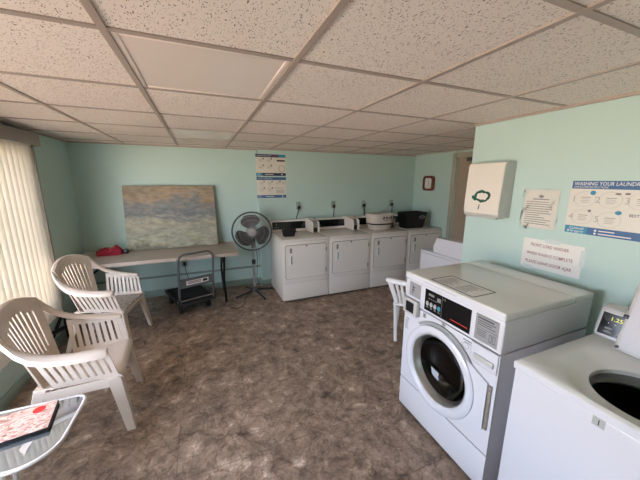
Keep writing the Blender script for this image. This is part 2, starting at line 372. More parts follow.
class Pl:
    """A drawing plane on a real surface: origin at its top-left corner, x to the viewer's right, y downwards, lifted by e."""
    def __init__(s, o, R, U, N): s.o, s.R, s.U, s.N = Vector(o), Vector(R).normalized(), Vector(U).normalized(), Vector(N).normalized()
    def p(s, x, y, e=0.0): return s.o + s.R * x - s.U * y + s.N * e
    def rect(s, mb, x0, y0, x1, y1, e, t=0.0006):
        mb.prism([s.p(x0, y0, e), s.p(x1, y0, e), s.p(x1, y1, e), s.p(x0, y1, e)], s.N * t); return mb
    def poly(s, mb, pts, e, t=0.0006): mb.prism([s.p(x, y, e) for x, y in pts], s.N * t); return mb
    def disc(s, mb, cx, cy, rx, ry, e, t=0.0006, n=28): return s.poly(mb, [(cx + rx * math.cos(2 * PI * k / n), cy + ry * math.sin(2 * PI * k / n)) for k in range(n)], e, t)
    def ring(s, mb, cx, cy, rx, ry, w, e, n=36):
        L = []
        for q, h in ((0, 0.0), (0, 0.0005), (w, 0.0005), (w, 0.0)):
            L.append([mb.bm.verts.new(s.p(cx + (rx - q) * math.cos(2 * PI * k / n), cy + (ry - q) * math.sin(2 * PI * k / n), e + h)) for k in range(n)])
        for i in range(4):
            A, B = L[i], L[(i + 1) % 4]
            for k in range(n): mb.bm.faces.new((A[k], A[(k + 1) % n], B[(k + 1) % n], B[k]))
        return mb
    def text(s, mb, txt, x, y, h, e, align='LEFT', width=None, shear=0.0, bold=0.0):
        cu = bpy.data.curves.new('lettering', 'FONT'); cu.body = txt; cu.size = 1.0; cu.align_x = align; cu.shear = shear; cu.offset = bold; cu.resolution_u = 2
        ob = bpy.data.objects.new('lettering', cu); COL.objects.link(ob)
        dg = bpy.context.evaluated_depsgraph_get(); me = bpy.data.meshes.new_from_object(ob.evaluated_get(dg))
        COL.objects.unlink(ob); bpy.data.objects.remove(ob); bpy.data.curves.remove(cu)
        sc = h / 0.72; sxx = sc
        if width and len(me.vertices):
            w = max(v.co.x for v in me.vertices) - min(v.co.x for v in me.vertices); sxx = width / w
        V = [mb.bm.verts.new(s.p(x + v.co.x * sxx, y - v.co.y * sc, e)) for v in me.vertices]
        for f in me.polygons:
            try: mb.bm.faces.new([V[i] for i in f.vertices])
            except ValueError: pass
        bpy.data.meshes.remove(me); return mb
XR = ((0, -1, 0), (0, 0, 1), (-1, 0, 0))     # surfaces that face -X (right wall, near washers)
XB = ((1, 0, 0), (0, 0, 1), (0, -1, 0))      # surfaces that face -Y (back wall, dryers)

# ================================================================= SETTING
CH = 2.095
XL, XRW, XF = -1.45, 2.10, 3.68       # left wall, near right wall, far right wall
YB, YBR, XJ = 4.47, 4.33, 0.805       # back wall left part, right part, and the jog between them
Y0 = -1.6
structure('floor', MB().box(XL - 0.1, Y0, -0.05, XF + 0.1, YB + 0.1, 0.0), M['floor'], smooth=False)
# ceiling: tiles resting on an exposed grid
GX0, GY0, T = -0.237, 1.145, 0.6096
tiles = MB()
for i in range(-3, 8):
    for j in range(-5, 6):
        x0, x1 = max(XL - 0.1, GX0 + i * T), min(XF + 0.1, GX0 + (i + 1) * T); y0, y1 = max(Y0, GY0 + j * T), min(YB + 0.1, GY0 + (j + 1) * T)
        if x1 - x0 < 0.02 or y1 - y0 < 0.02 or (i, j) in ((0, 0), (0, 3)): continue
        tiles.box(x0 + 0.004, y0 + 0.004, CH + 0.003, x1 - 0.004, y1 - 0.004, CH + 0.02)
structure('ceiling', tiles, M['tile'], smooth=False)
structure('trim_1', MB().box(XL - 0.1, Y0, CH + 0.08, XF + 0.1, YB + 0.1, CH + 0.1), M['tile'], smooth=False)
g = MB()
for i in range(-2, 8):
    x = GX0 + i * T
    if XL < x < XF: g.box(x - 0.012, Y0, CH - 0.002, x + 0.012, YB, CH + 0.006)
for j in range(-4, 6):
    y = GY0 + j * T
    if y < YB: g.box(XL, y - 0.012, CH - 0.0015, XF, y + 0.012, CH + 0.0055)
structure('trim_2', g, M['tbar'], smooth=False)
# wall angle where the ceiling meets the walls
g = MB().box(XL, Y0, CH - 0.012, XL + 0.02, YB, CH + 0.004).box(XL, YB - 0.02, CH - 0.012, XJ, YB, CH + 0.004).box(XJ, YBR - 0.02, CH - 0.012, XF, YBR, CH + 0.004).box(XRW - 0.02, Y0, CH - 0.012, XRW, 1.78, CH + 0.004)
structure('trim_3', g, M['tbar'], smooth=False)

WY0, WY1, WZ0, WZ1 = 0.25, 3.40, 0.46, 1.93     # the window behind the blinds
wl_ = MB()
wl_.box(XL - 0.12, Y0, 0, XL, WY0, CH + 0.06).box(XL - 0.12, WY1, 0, XL, YB + 0.1, CH + 0.06).box(XL - 0.12, WY0, 0, XL, WY1, WZ0).box(XL - 0.12, WY0, WZ1, XL, WY1, CH + 0.06)
structure('wall_left', wl_, M['wall'], smooth=False)
structure('wall_back', MB().box(XL - 0.1, YB, 0, XJ, YB + 0.1, CH + 0.06).box(XJ, YBR, 0, XF + 0.1, YB + 0.1, CH + 0.06), M['wall'], smooth=False)
structure('wall_rear', MB().box(XL - 0.1, Y0 - 0.1, 0, XRW + 0.1, Y0, CH + 0.06), M['wall'], smooth=False)
structure('wall_right', MB().box(XRW, Y0, 0, XRW + 0.1, 1.78, CH + 0.06), M['wall'], smooth=False)
structure('wall_alcove', MB().box(XRW + 0.1, 1.62, 0, XF + 0.1, 1.72, CH + 0.06), M['wall'], smooth=False)
DY0, DY1, DZ = 2.55, 3.385, 2.0
structure('wall_far_right', MB().box(XF, 1.72, 0, XF + 0.1, DY0, CH + 0.06).box(XF, DY1, 0, XF + 0.1, YBR, CH + 0.06).box(XF, DY0, DZ, XF + 0.1, DY1, CH + 0.06), M['wall'], smooth=False)
structure('baseboard_left', MB().box(XL, Y0, 0, XL + 0.015, YB, 0.095, 0.004), M['basebd'])
structure('baseboard_back', MB().box(XL, YB - 0.015, 0, XJ, YB, 0.095, 0.004).box(XJ - 0.015, YBR - 0.015, 0, XJ, YB, 0.095, 0.004).box(XJ, YBR - 0.015, 0, XF, YBR, 0.095, 0.004), M['basebd'])
structure('baseboard_right', MB().box(XRW - 0.015, Y0, 0, XRW, 1.78, 0.095, 0.004), M['basebd'])
structure('trim_4', MB().box(XL, YB - 0.02, 0.275, XJ, YB, 0.305, 0.004), M['basebd'])
# far door
d = structure('door_1', MB().box(XF + 0.03, DY0, 0.0, XF + 0.08, DY1, DZ), M['doorp'])
structure('door_handle', MB().cyl((XF + 0.03, DY0 + 0.08, 0.98), (XF - 0.03, DY0 + 0.08, 0.98), 0.012).sphere((XF - 0.035, DY0 + 0.08, 0.98), 0.028), M['chrome'], d)
structure('trim_5', MB().box(XF - 0.015, DY1, 0, XF, DY1 + 0.075, DZ + 0.07, 0.004).box(XF - 0.015, DY0 - 0.075, 0, XF, DY0, DZ + 0.07, 0.004).box(XF - 0.015, DY0, DZ, XF, DY1, DZ + 0.07, 0.004), M['doortrim'])
# window frame and pane
w = structure('window_1', MB().box(XL - 0.09, WY0, WZ0, XL - 0.05, WY0 + 0.04, WZ1).box(XL - 0.09, WY1 - 0.04, WZ0, XL - 0.05, WY1, WZ1).box(XL - 0.09, WY0 + 0.04, WZ0, XL - 0.05, WY1 - 0.04, WZ0 + 0.04).box(XL - 0.09, WY0 + 0.04, WZ1 - 0.04, XL - 0.05, WY1 - 0.04, WZ1).box(XL - 0.085, 1.69, WZ0 + 0.04, XL - 0.055, 1.73, WZ1 - 0.04), M['winframe'], smooth=False)
structure('window_sill', MB().box(XL - 0.05, WY0, WZ0 - 0.02, XL + 0.02, WY1, WZ0 + 0.005, 0.004), M['trim'], w)
structure('trim_6', MB().box(XL, 3.475, WZ0 - 0.06, XL + 0.075, 3.495, WZ1 + 0.02, 0.003), M['winframe'])

# ================================================================= ceiling lights
def troffer(i, j, label):
    x0, y0 = GX0 + i * T + 0.012, GY0 + j * T + 0.012; x1, y1 = x0 + T - 0.024, y0 + T - 0.024
    t = thing('ceiling_light', label, 'ceiling light', ((x0 + x1) / 2, (y0 + y1) / 2, CH), 0, 'unlit ceiling lights')
    f = MB(); b = 0.022; z0, z1 = CH + 0.001, CH + 0.03
    f.box(x0, y0, z0, x0 + b, y1, z1, 0.003).box(x1 - b, y0, z0, x1, y1, z1, 0.003).box(x0 + b, y0, z0, x1 - b, y0 + b, z1, 0.003).box(x0 + b, y1 - b, z0, x1 - b, y1, z1, 0.003)
    f.build('light_frame', M['troffer'], t)
    MB().box(x0 + b, y0 + b, CH + 0.004, x1 - b, y1 - b, CH + 0.012).build('diffuser', M['diffuser'], t)
    return t
troffer(0, 0, 'large unlit square ceiling light panel nearest the camera')
troffer(0, 3, 'unlit square ceiling light panel farther from the camera, close to the back wall')

# ================================================================= vertical blinds
t = thing('vertical_blind', 'cream vertical blinds glowing with daylight on the left wall window', 'blinds', (XL + 0.06, 2.2, 0.33))
v = MB().box(XL, WY0 - 0.1, 1.955, XL + 0.012, 3.55, 2.045, 0.003).box(XL + 0.012, WY0 - 0.1, 2.03, XL + 0.10, 3.55, 2.045, 0.003).box(XL + 0.095, WY0 - 0.1, 1.945, XL + 0.107, 3.55, 2.045, 0.003).box(XL + 0.012, 3.535, 1.945, XL + 0.10, 3.55, 2.03, 0.003)
v.build('valance', M['valance'], t)
yy = 3.43; k = 0
while yy > 1.75:
    a = math.radians(-21); cx, cy = XL + 0.045, yy; hw = 0.045
    def vane(u, v_, cx=cx, cy=cy, a=a): return (cx + math.sin(a) * u * hw + 0.006 * (1 - u * u), cy - math.cos(a) * u * hw, 0.33 + v_ * 1.63)
    b = MB().grid(vane, span(-1, 1, 7), [0, 0.5, 1]).thick(0.0012); b.build('vane', M['blind'], t)
    yy -= 0.076; k += 1

# ================================================================= white plastic armchairs
def make_chair(name, label, material='plastic'):
    """Local frame: x forward, origin on the floor under the middle of the seat's front edge."""
    P = M[material]; t = thing(name, label, 'chair')
    # backrest, fan-slotted
    us = [-1.0]; slots = []
    ns = 8; pitch = 1.56 / ns
    for i in range(ns):
        c = -0.78 + pitch * (i + 0.5); us += [c - 0.034, c + 0.034]; slots.append(c)
    us += [1.0]
    def bk(u, v):
        hw = 0.165 + 0.09 * v ** 1.1
        return (-0.425 - 0.125 * v + 0.05 * u * u * (0.4 + 0.6 * v), u * hw, 0.375 + v * (0.535 - 0.07 * u * u * v))
    def bskip(u, v): return any(abs(u - c) < 0.03 for c in slots) and 0.36 - 0.10 * (1 - u * u) < v < 0.84 - 0.06 * u * u
    b = MB().grid(bk, us, span(0, 1, 27), bskip).thick(0.009)
    b.build('backrest', P, t, local=True)
    # top rail lip
    b = MB().tube([Vector(bk(u, 1)) + Vector((-0.006, 0, -0.004)) for u in span(-1, 1, 17)], 0.013, 8); b.build('top_rail', P, t, local=True)
    # seat
    def st(u, v):
        hw = 0.235 - 0.055 * v; x = 0.012 - 0.455 * v
        z = 0.405 - 0.022 * math.sin(PI * min(1, max(0, v))) * (1 - u * u * 0.6) - 0.02 * v - (0.028 * (1 - v / 0.07) ** 2 if v < 0.07 else 0) + 0.010 * abs(u) ** 4
        return (x, u * hw, z)
    b = MB().grid(st, span(-1, 1, 17), [0, 0.02, 0.045, 0.07] + span(0.12, 1, 12)).thick(-0.008); b.build('seat', P, t, local=True)
    # apron under the seat edge
    b = MB()
    b.box(-0.012, -0.205, 0.335, 0.0, 0.205, 0.385, 0.004)
    for s in (-1, 1):
        b.prism([(-0.01, s * 0.226, 0.335), (-0.01, s * 0.226, 0.40), (-0.44, s * 0.178, 0.375), (-0.44, s * 0.178, 0.325)], (0, s * 0.010, 0))
    b.build('apron', P, t, local=True)
    for s in (-1, 1):
        pts = [(-0.520, .245, .838), (-0.485, .266, .785), (-0.435, .281, .725), (-0.375, .290, .680), (-0.30, .291, .650), (-0.21, .284, .632), (-0.13, .274, .623), (-0.07, .266, .618), (-0.042, .262, .610)]
        prof = [(-0.036, -0.014), (-0.026, -0.002), (-0.008, 0.003), (0.012, 0.001), (0.026, -0.010), (0.032, -0.034)]
        vv = []
        def arm(i, j):
            x, y, z = pts[i]; dy, dz = prof[j]; e = 1.0 if i < len(pts) - 1 else 0.8
            k_ = min(1.0, i / 3.0)
            # near the back the band stands upright along the back's edge, then lies down to become the arm
            return (x + (1 - k_) * (dy * 0.55), s * (y + dy * e * (0.55 + 0.45 * k_)), z + dz)
        n_i, n_j = len(pts), len(prof)
        b = MB().grid(lambda u, v_: arm(int(u), int(v_)), list(range(n_i)), list(range(n_j))).thick(0.008)
        a = b.build('armrest', P, t, local=True)
        # slotted side panel below the arm
        nsl = 8; xs = [-0.375]; cs = []
        for i in range(nsl):
            c = -0.342 + 0.0390 * i; xs += [c - 0.007, c + 0.007]; cs.append(c)
        xs += [-0.040]
        def side(x, v_):
            yo = 0.284 - 0.022 * max(0.0, (x + 0.22) / 0.2)
            return (x + 0.034 * v_, s * (yo + (0.231 - 0.08 * max(0.0, -x - 0.02) / 0.4 * 0.5 - yo) * v_), 0.620 - 0.222 * v_ + 0.10 * max(0, (-x - 0.2)) * (1 - v_))
        b = MB().grid(side, xs, span(0, 1, 13), lambda x, v_: any(abs(x - c) < 0.006 for c in cs) and 0.13 < v_ < 0.80).thick(0.007)
        b.build('side_panel', P, t, local=True)
        # legs
        def leg(top, foot, w0, w1, dx):
            T_, F_ = Vector(top), Vector(foot); b = MB()
            def L(p, w): # L-shaped section, corner outward
                q = 0.012
                return [p + Vector(o) for o in ((0, 0, 0), (-dx * w, 0, 0), (-dx * w, -s * q, 0), (-dx * q, -s * q, 0), (-dx * q, -s * w, 0), (0, -s * w, 0))]
            A, B = L(T_, w0), L(F_, w1); va = [b.bm.verts.new(p) for p in A]; vb = [b.bm.verts.new(p) for p in B]
            for i in range(6): b.bm.faces.new((va[i], va[(i + 1) % 6], vb[(i + 1) % 6], vb[i]))
            b.bm.faces.new(va); b.bm.faces.new(vb[::-1])
            bmesh.ops.bevel(b.bm, geom=b.bm.edges[:], offset=0.003, segments=1, affect='EDGES')
            b.build('leg', P, t, local=True)
        leg((0.004, s * 0.236, 0.395), (0.05, s * 0.268, 0.0), 0.075, 0.05, 1)
        leg((-0.44, s * 0.186, 0.40), (-0.545, s * 0.242, 0.0), 0.06, 0.042, -1)
    return t
c1 = make_chair('plastic_armchair', 'white slatted plastic armchair nearest the camera, its seat empty, beside the glass table')
c1.location = (-0.592, 2.235, 0); c1.rotation_euler = (0, 0, math.radians(4))
c1['group'] = 'white plastic armchairs along the left wall'
c2 = copy_tree(c1); c2.location = (-0.735, 3.305, 0); c2.rotation_euler = (0, 0, math.radians(-13))
c2['label'] = 'white slatted plastic armchair in front of the folding table, patterned pad on its seat'
# fan-backed chair behind the front-load washer, its back to the camera
QL, QF = Vector((0.64, -0.77, 0)).normalized(), Vector((0.77, 0.64, 0)).normalized()
QC = Vector((1.728, 1.992, 0))
t = thing('plastic_chair', 'white fan-backed plastic chair mostly hidden behind the front-load washer', 'chair', QC)
def qp(lat, fwd, z): return QC + QL * lat + QF * fwd + Vector((0, 0, z))
us = [-1.0]; qs = []
for i in range(7):
    c = -0.80 + 1.60 * (i + 0.5) / 7; us += [c - 0.05, c + 0.05]; qs.append(c)
us += [1.0]
def qb(u, v): return qp(u * (0.155 + 0.065 * v ** 1.2), 0.13 * (1 - v) ** 1.2 + 0.03 * u * u, 0.43 + 0.285 * v)
MB().grid(qb, us, span(0, 1, 15), lambda u, v: any(abs(u - c) < 0.045 for c in qs) and 0.10 < v < 0.92).thick(0.010).build('backrest', M['plastic2'], t)
MB().tube([Vector(qb(u, 1.0)) + Vector((0, 0, -0.004)) - QF * 0.012 for u in span(-1.0, 1.0, 15)], [0.020] + [0.026] * 13 + [0.020], 10).build('top_rail', M['plastic2'], t)
def qs_(u, v): return qp(u * (0.17 + 0.03 * v), 0.12 + 0.36 * v, 0.435 - 0.018 * math.sin(PI * v) * (1 - u * u))
MB().grid(qs_, span(-1, 1, 9), span(0, 1, 9)).thick(0.012).build('seat', M['plastic2'], t)
for lat, fwd, dl, df in ((-0.150, 0.16, 0.016, 0.015), (0.150, 0.16, -0.016, 0.015), (-0.18, 0.47, -0.02, 0.03), (0.18, 0.47, 0.02, 0.03)):
    MB().tube([qp(lat, fwd, 0.44), qp(lat + dl * 0.5, fwd + df * 0.5, 0.22), qp(lat + dl, fwd + df, 0.0)], [0.024, 0.021, 0.018], 8).build('leg', M['plastic2'], t)

# patterned pad on the far chair's seat
def c2w(x, y, z):
    a = math.radians(-13); return Vector((-0.735 + x * math.cos(a) - y * math.sin(a), 3.305 + x * math.sin(a) + y * math.cos(a), z))
b = MB()
def pad(u, v): 
    return c2w(0.015 - 0.36 * v, u * (0.20 - 0.04 * v), 0.412 + 0.010 * (1 - u ** 4) * (1 - (2 * v - 1) ** 4) + 0.004)
b.grid(pad, span(-1, 1, 15), span(0, 1, 13)).thick(0.012)
tag(b.build('seat_pad', M['seatpad']), 'thin grey and white patterned seat pad on the far armchair', 'cushion')

# ================================================================= glass side table and book
t = thing('side_table', 'low glass-topped side table with pale rim at the near left', 'table', (-0.96, 1.60, 0))
def rrect(x0, y0, x1, y1, r, n=8, z=0.0):
    P_ = []
    for cx, cy, a in ((x1 - r, y1 - r, 0), (x0 + r, y1 - r, PI / 2), (x0 + r, y0 + r, PI), (x1 - r, y0 + r, 1.5 * PI)):
        P_ += [Vector((cx + r * math.cos(a + PI / 2 * k / n), cy + r * math.sin(a + PI / 2 * k / n), z)) for k in range(n + 1)]
    return P_
def table_outline(z):
    P_ = []
    for cx, cy, r, a in ((-0.735, 1.765, 0.05, 0), (-1.19, 1.765, 0.05, PI / 2), (-1.19, 1.44, 0.05, PI), (-0.83, 1.53, 0.14, 1.5 * PI)):
        P_ += [Vector((cx + r * math.cos(a + PI / 2 * k / 8), cy + r * math.sin(a + PI / 2 * k / 8), z)) for k in range(9)]
    return P_
MB().prism(table_outline(0.441), (0, 0, 0.008)).build('glass_top', M['smoke'], t)
MB().tube(table_outline(0.445), 0.009, 8, closed=True).build('rim', M['rim'], t)
for x, y in ((-0.90, 1.41), (-0.99, 1.70), (-1.20, 1.74), (-1.20, 1.45)):
    MB().tube([(x + (0.035 if x > -1.1 else 0), y, 0.437), (x, y, 0.25), (x - 0.01, y, 0.0)], [0.012, 0.012, 0.011], 10).build('leg', M['rim'], t)
rb = Matrix.Rotation(math.radians(9), 3, 'Z'); bc = Vector((-0.935, 1.665, 0.4505))
t = thing('book', 'book with a food photograph on its cover lying on the glass side table', 'book', bc)
MB().box(-1.09, 1.550, 0.4505, -0.785, 1.765, 0.470, 0.003, rot=rb).build('cover', M['black'], t)
MB().box(-1.088, 1.556, 0.4705, -0.788, 1.763, 0.4715, rot=rb).build('cover_photo', M['food'], t)
MB().cyl(Vector((-0.865, 1.735, 0.4716)), Vector((-0.865, 1.735, 0.4722)), 0.026, 24).build('red_plate_print', M['redink'], t)

# crossed black bars on the floor by the wall
b = MB().tube([(-1.40, 3.08, 0.10), (-1.40, 3.52, 0.32)], 0.014, 8).tube([(-1.40, 3.06, 0.26), (-1.36, 3.5, 0.17)], 0.022, 8).tube([(-1.40, 3.10, 0.012), (-1.40, 3.10, 0.28)], 0.012, 8).tube([(-1.39, 3.5, 0.012), (-1.40, 3.5, 0.33)], 0.012, 8)
tag(b.build('folding_stand', M['blackmetal']), 'black metal folding stand against the left wall behind the chairs', 'stand')

# ================================================================= folding table, painting, red pouch
TX0, TX1, TY0, TY1, TZ = -1.43, 0.40, 3.71, 4.44, 0.73
t = thing('folding_table', 'long pale folding table with black legs along the back wall', 'table', ((TX0 + TX1) / 2, (TY0 + TY1) / 2, 0))
b = MB().prism([Vector((p.x, p.y, TZ - 0.042)) for p in rrect(TX0, TY0, TX1, TY1, 0.04, 5)], (0, 0, 0.042))
b.build('tabletop', M['tabletop'], t)
for x, sgn in ((0.20, -1), (-1.20, 1)):
    MB().tube([(x + 0.02 * sgn * -1, TY0 + 0.10, TZ - 0.045), (x, TY0 + 0.10, 0.35), (x + 0.015, TY0 + 0.17, 0.01)], 0.0155, 10).build('leg', M['blackmetal'], t)
    MB().tube([(x + 0.02 * sgn * -1, TY1 - 0.10, TZ - 0.045), (x, TY1 - 0.10, 0.35), (x + 0.015, TY1 - 0.10, 0.01)], 0.0155, 10).build('leg', M['blackmetal'], t)
    for z_ in (0.60, 0.18): MB().tube([(x, TY0 + 0.11, z_), (x, TY1 - 0.10, z_)], 0.012, 8).build('cross_bar', M['blackmetal'], t)
    MB().tube([(x, (TY0 + TY1) / 2, 0.60), (x + sgn * 0.40, (TY0 + TY1) / 2, TZ - 0.05)], 0.011, 8).build('brace', M['blackmetal'], t)

t = thing('painting', 'large unframed hazy landscape canvas leaning on the back wall atop the folding table', 'painting', (-0.38, 4.27, TZ))
th = math.atan2(0.155, 0.84); rt = Matrix.Rotation(-th, 3, 'X')
b = MB().box(-0.935, 4.262, TZ + 0.006, 0.172, 4.284, TZ + 0.854, rot=rt, at=(-0.38, 4.27, TZ)); b.build('canvas', M['canvas'], t, smooth=False)
b = MB().box(-0.934, 4.2605, TZ + 0.007, 0.171, 4.2625, TZ + 0.853, rot=rt, at=(-0.38, 4.27, TZ)); b.build('painted_face', M['painting'], t, smooth=False)

t = thing('pouch', 'crumpled red cloth pouch on the left end of the folding table', 'bag', (-1.10, 4.17, TZ))
b = MB()
def pouch(u, v):
    w = max(0.02, 1 - abs(u) ** 5) ** 0.5; a = PI * v
    hh = (0.078 + 0.040 * math.exp(-((u - 0.48) / 0.30) ** 2) + 0.014 * math.exp(-((u + 0.35) / 0.2) ** 2) - 0.012 * math.exp(-((u - 0.02) / 0.12) ** 2) + 0.004 * math.sin(17 * u)) * (0.35 + 0.65 * w)
    c_ = math.cos(a); return (-1.10 + 0.142 * u, 4.17 - 0.062 * w * math.copysign(abs(c_) ** 0.6, c_) + 0.004 * math.sin(11 * u + 4 * v), TZ + 0.001 + hh * math.sin(a) ** 0.55 if 0 < v < 1 else TZ + 0.001)
b.grid(pouch, span(-1, 1, 41), span(0, 1, 15))
b.build('pouch_body', M['red'], t, angle=60)
MB().tube([(-1.10 + 0.026 * math.cos(a), 4.135, TZ + 0.075 + 0.022 * math.sin(a)) for a in span(0, PI, 9)], 0.005, 8).build('strap', M['red'], t)
tag(MB().box(-0.955, 4.15, TZ, -0.905, 4.20, TZ + 0.055, 0.008).build('box', M['black']), 'little black box between the red pouch and the canvas', 'box')

# ================================================================= platform cart
RA = math.radians(20); CO = Vector((-0.145, 3.690, 0))
t = thing('platform_cart', 'dark folding platform cart with a tubular handle parked under the folding table', 'cart', CO, RA)
b = MB().prism([Vector((p.x, p.y, 0.150)) for p in rrect(-0.225, 0.0, 0.225, 0.60, 0.03, 4)], (0, 0, 0.028)); b.build('deck', M['black'], t, local=True)
MB().box(-0.20, 0.03, 0.1785, 0.20, 0.57, 0.184, 0.002).build('rubber_mat', M['rubber'], t, local=True)
LEAN = 0.085 / 0.65     # the handle leans out over the front edge
def hp(x, z, o=0.0): return (x, -0.014 - (z - 0.155) * LEAN - o, z)
up = [hp(-0.205, 0.155), hp(-0.205, 0.45), hp(-0.205, 0.70)] + [hp(-0.205 + 0.09 - 0.09 * math.cos(a), 0.715 + 0.085 * math.sin(a)) for a in span(0.1, PI / 2, 6)] + [hp(0.205 - 0.09 + 0.09 * math.sin(a), 0.715 + 0.085 * math.cos(a)) for a in span(0, PI / 2 - 0.1, 6)] + [hp(0.205, 0.70), hp(0.205, 0.45), hp(0.205, 0.155)]
h = MB().tube(up, 0.0135, 10).build('handle', M['cartgrey'], t, local=True)
def slab(x0, z0, x1, z1, o, th_): return MB().prism([hp(x0, z0, o), hp(x1, z0, o), hp(x1, z1, o), hp(x0, z1, o)], (0, -th_, -th_ * LEAN))
pn = slab(-0.195, 0.375, 0.195, 0.490, -0.008, 0.016).build('handle_panel', M['cartgrey'], t, local=True)
lb = slab(-0.125, 0.405, 0.140, 0.460, 0.0085, 0.001).build('sticker', M['white'], pn, local=True); lb['label'] = 'white sticker with red print'
for z_ in (0.440, 0.422): slab(-0.11, z_, 0.05, z_ + 0.009, 0.0097, 0.0004).build('print', M['maroon'], pn, local=True)
slab(0.07, 0.416, 0.125, 0.450, 0.0097, 0.0004).build('dark_print', M['ink'], pn, local=True)
MB().cyl((-0.235, -0.02, 0.205), (0.235, -0.02, 0.205), 0.008, 10).build('release_bar', M['chrome'], t, local=True)
MB().box(-0.23, -0.035, 0.135, 0.23, -0.003, 0.168, 0.005).build('bumper', M['darkmetal'], t, local=True)
for x in (-0.215, 0.215): MB().box(x - 0.014, -0.036, 0.14, x + 0.014, -0.001, 0.235, 0.004).build('hinge_bracket', M['darkmetal'], t, local=True)
for x in (-0.17, 0.17):
    for y in (0.10, 0.50):
        c_ = MB().cyl((x - 0.016, y, 0.055), (x + 0.016, y, 0.055), 0.054, 20).build('caster', M['black'], t, local=True)
        MB().box(x - 0.022, y - 0.03, 0.06, x - 0.017, y + 0.03, 0.149).box(x + 0.017, y - 0.03, 0.06, x + 0.022, y + 0.03, 0.149).box(x - 0.022, y - 0.03, 0.140, x + 0.022, y + 0.03, 0.149).build('fork', M['darkmetal'], c_, local=True)

# ================================================================= pedestal fan
FX, FY, FZ = 0.612, 3.93, 0.955
t = thing('pedestal_fan', 'grey pedestal fan standing between the folding table and the dryers', 'fan', (FX, FY + 0.05, 0))
fa = Vector((-0.16, -1.0, 0.02)).normalized(); fr = Vector((1, -0.16, 0)).normalized(); fu = fr.cross(-fa).normalized(); fu = fu if fu.z > 0 else -fu
C0 = Vector((FX, FY, FZ)); R_ = 0.262
def circ(r, off, n=48): return [C0 + fa * off + fr * (r * math.cos(2 * PI * k / n)) + fu * (r * math.sin(2 * PI * k / n)) for k in range(n)]
def dome(r): return 0.055 * (1 - (r / R_) ** 2.2)
for nm, sg, base in (('front_grille', 1, 0.012), ('rear_grille', -1, -0.012)):
    b = MB()
    for r in (0.075, 0.165, 0.215): b.tube(circ(r, base + sg * dome(r)), 0.0018, 5, closed=True)
    nsp = 44
    for k in range(nsp):
        a = 2 * PI * k / nsp; b.tube([C0 + fa * (base + sg * dome(r)) + fr * (r * math.cos(a + 0.25 * (r / R_))) + fu * (r * math.sin(a + 0.25 * (r / R_))) for r in (0.06, 0.12, 0.18, 0.23, 0.255, R_)], 0.0012, 4, caps=False)
    b.build(nm, M['fanwire'], t)
MB().tube(circ(R_ + 0.002, 0), 0.0115, 10, closed=True).build('grille_ring', M['darkgrey'], t)
cp = MB().lathe([(0.0, 0.088), (0.035, 0.087), (0.056, 0.078), (0.062, 0.066), (0.062, 0.060)], C0, fa, 32).build('badge_cap', M['fangrey'], t)
MB().lathe([(0.0, 0.046), (0.03, 0.045), (0.045, 0.03), (0.048, -0.015), (0.0, -0.015)], C0, fa, 28).build('hub', M['fanblade'], t)
for k in range(3):
    a0 = math.radians(98 + 120 * k)
    def bl(u, v, a0=a0):   # u across the blade (angle), v outwards
        r = 0.035 + v * 0.198; half = 0.42 + 0.40 * math.sin(PI * min(1, v * 0.70 + 0.10))
        half *= (1 - max(0, v - 0.75) ** 2 * 7)
        a = a0 + u * half - 0.30 * v * 0.6 + 0.12
        return C0 + fa * (0.012 - 0.020 * u) + fr * (r * math.cos(a)) + fu * (r * math.sin(a))
    MB().grid(bl, span(-1, 1, 11), span(0, 1, 11)).thick(0.003).build('blade', M['fanblade'], t)
MB().lathe([(0.0, -0.19), (0.05, -0.185), (0.068, -0.16), (0.072, -0.09), (0.06, -0.07), (0.0, -0.07)], C0, fa, 28).build('motor_housing', M['fangrey'], t)
px, py = C0.x + 0.02, C0.y + 0.10
nk = MB().lathe([(0.0, -0.26), (0.02, -0.26), (0.032, -0.22), (0.045, -0.10), (0.042, -0.04), (0.0, -0.03)], (px, py, FZ), (0, 0, 1), 20).build('neck', M['darkgrey'], t)
MB().box(px - 0.03, py - 0.058, FZ - 0.20, px + 0.03, py - 0.036, FZ - 0.10, 0.008).build('control_box', M['black'], nk)
MB().cyl((px, py, 0.46), (px, py, FZ - 0.20), 0.012, 14).build('inner_pole', M['chrome'], t)
MB().cyl((px, py, 0.06), (px, py, 0.48), 0.019, 14).build('pole', M['fangrey'], t)
MB().lathe([(0.017, 0.46), (0.026, 0.465), (0.028, 0.50), (0.022, 0.53), (0.012, 0.53)], (px, py, 0), (0, 0, 1), 18).build('height_collar', M['black'], t)
MB().lathe([(0.0, 0.055), (0.05, 0.055), (0.055, 0.07), (0.03, 0.10), (0.018, 0.12), (0.0, 0.12)], (px, py, 0), (0, 0, 1), 24).build('base_hub', M['darkgrey'], t)
for k in range(4):
    a = math.radians(18 + 90 * k); q = Vector((math.cos(a), math.sin(a), 0))
    l_ = MB().tube([Vector((px, py, 0.065)) + q * 0.03, Vector((px, py, 0.045)) + q * 0.14, Vector((px, py, 0.02)) + q * 0.29], [0.016, 0.014, 0.011], 8).build('foot', M['darkmetal'], t)
    MB().sphere(Vector((px, py, 0.014)) + q * 0.285, 0.014, 10).build('rubber_tip', M['rubber'], l_)
b = MB().tube([(px + 0.03, py - 0.01, FZ - 0.22), (px + 0.06, py + 0.02, 0.55), (px + 0.04, py + 0.03, 0.25), (px + 0.09, py + 0.10, 0.03), (px + 0.15, py + 0.16, 0.006)], 0.0035, 6)
b.build('cord', M['black'], t)

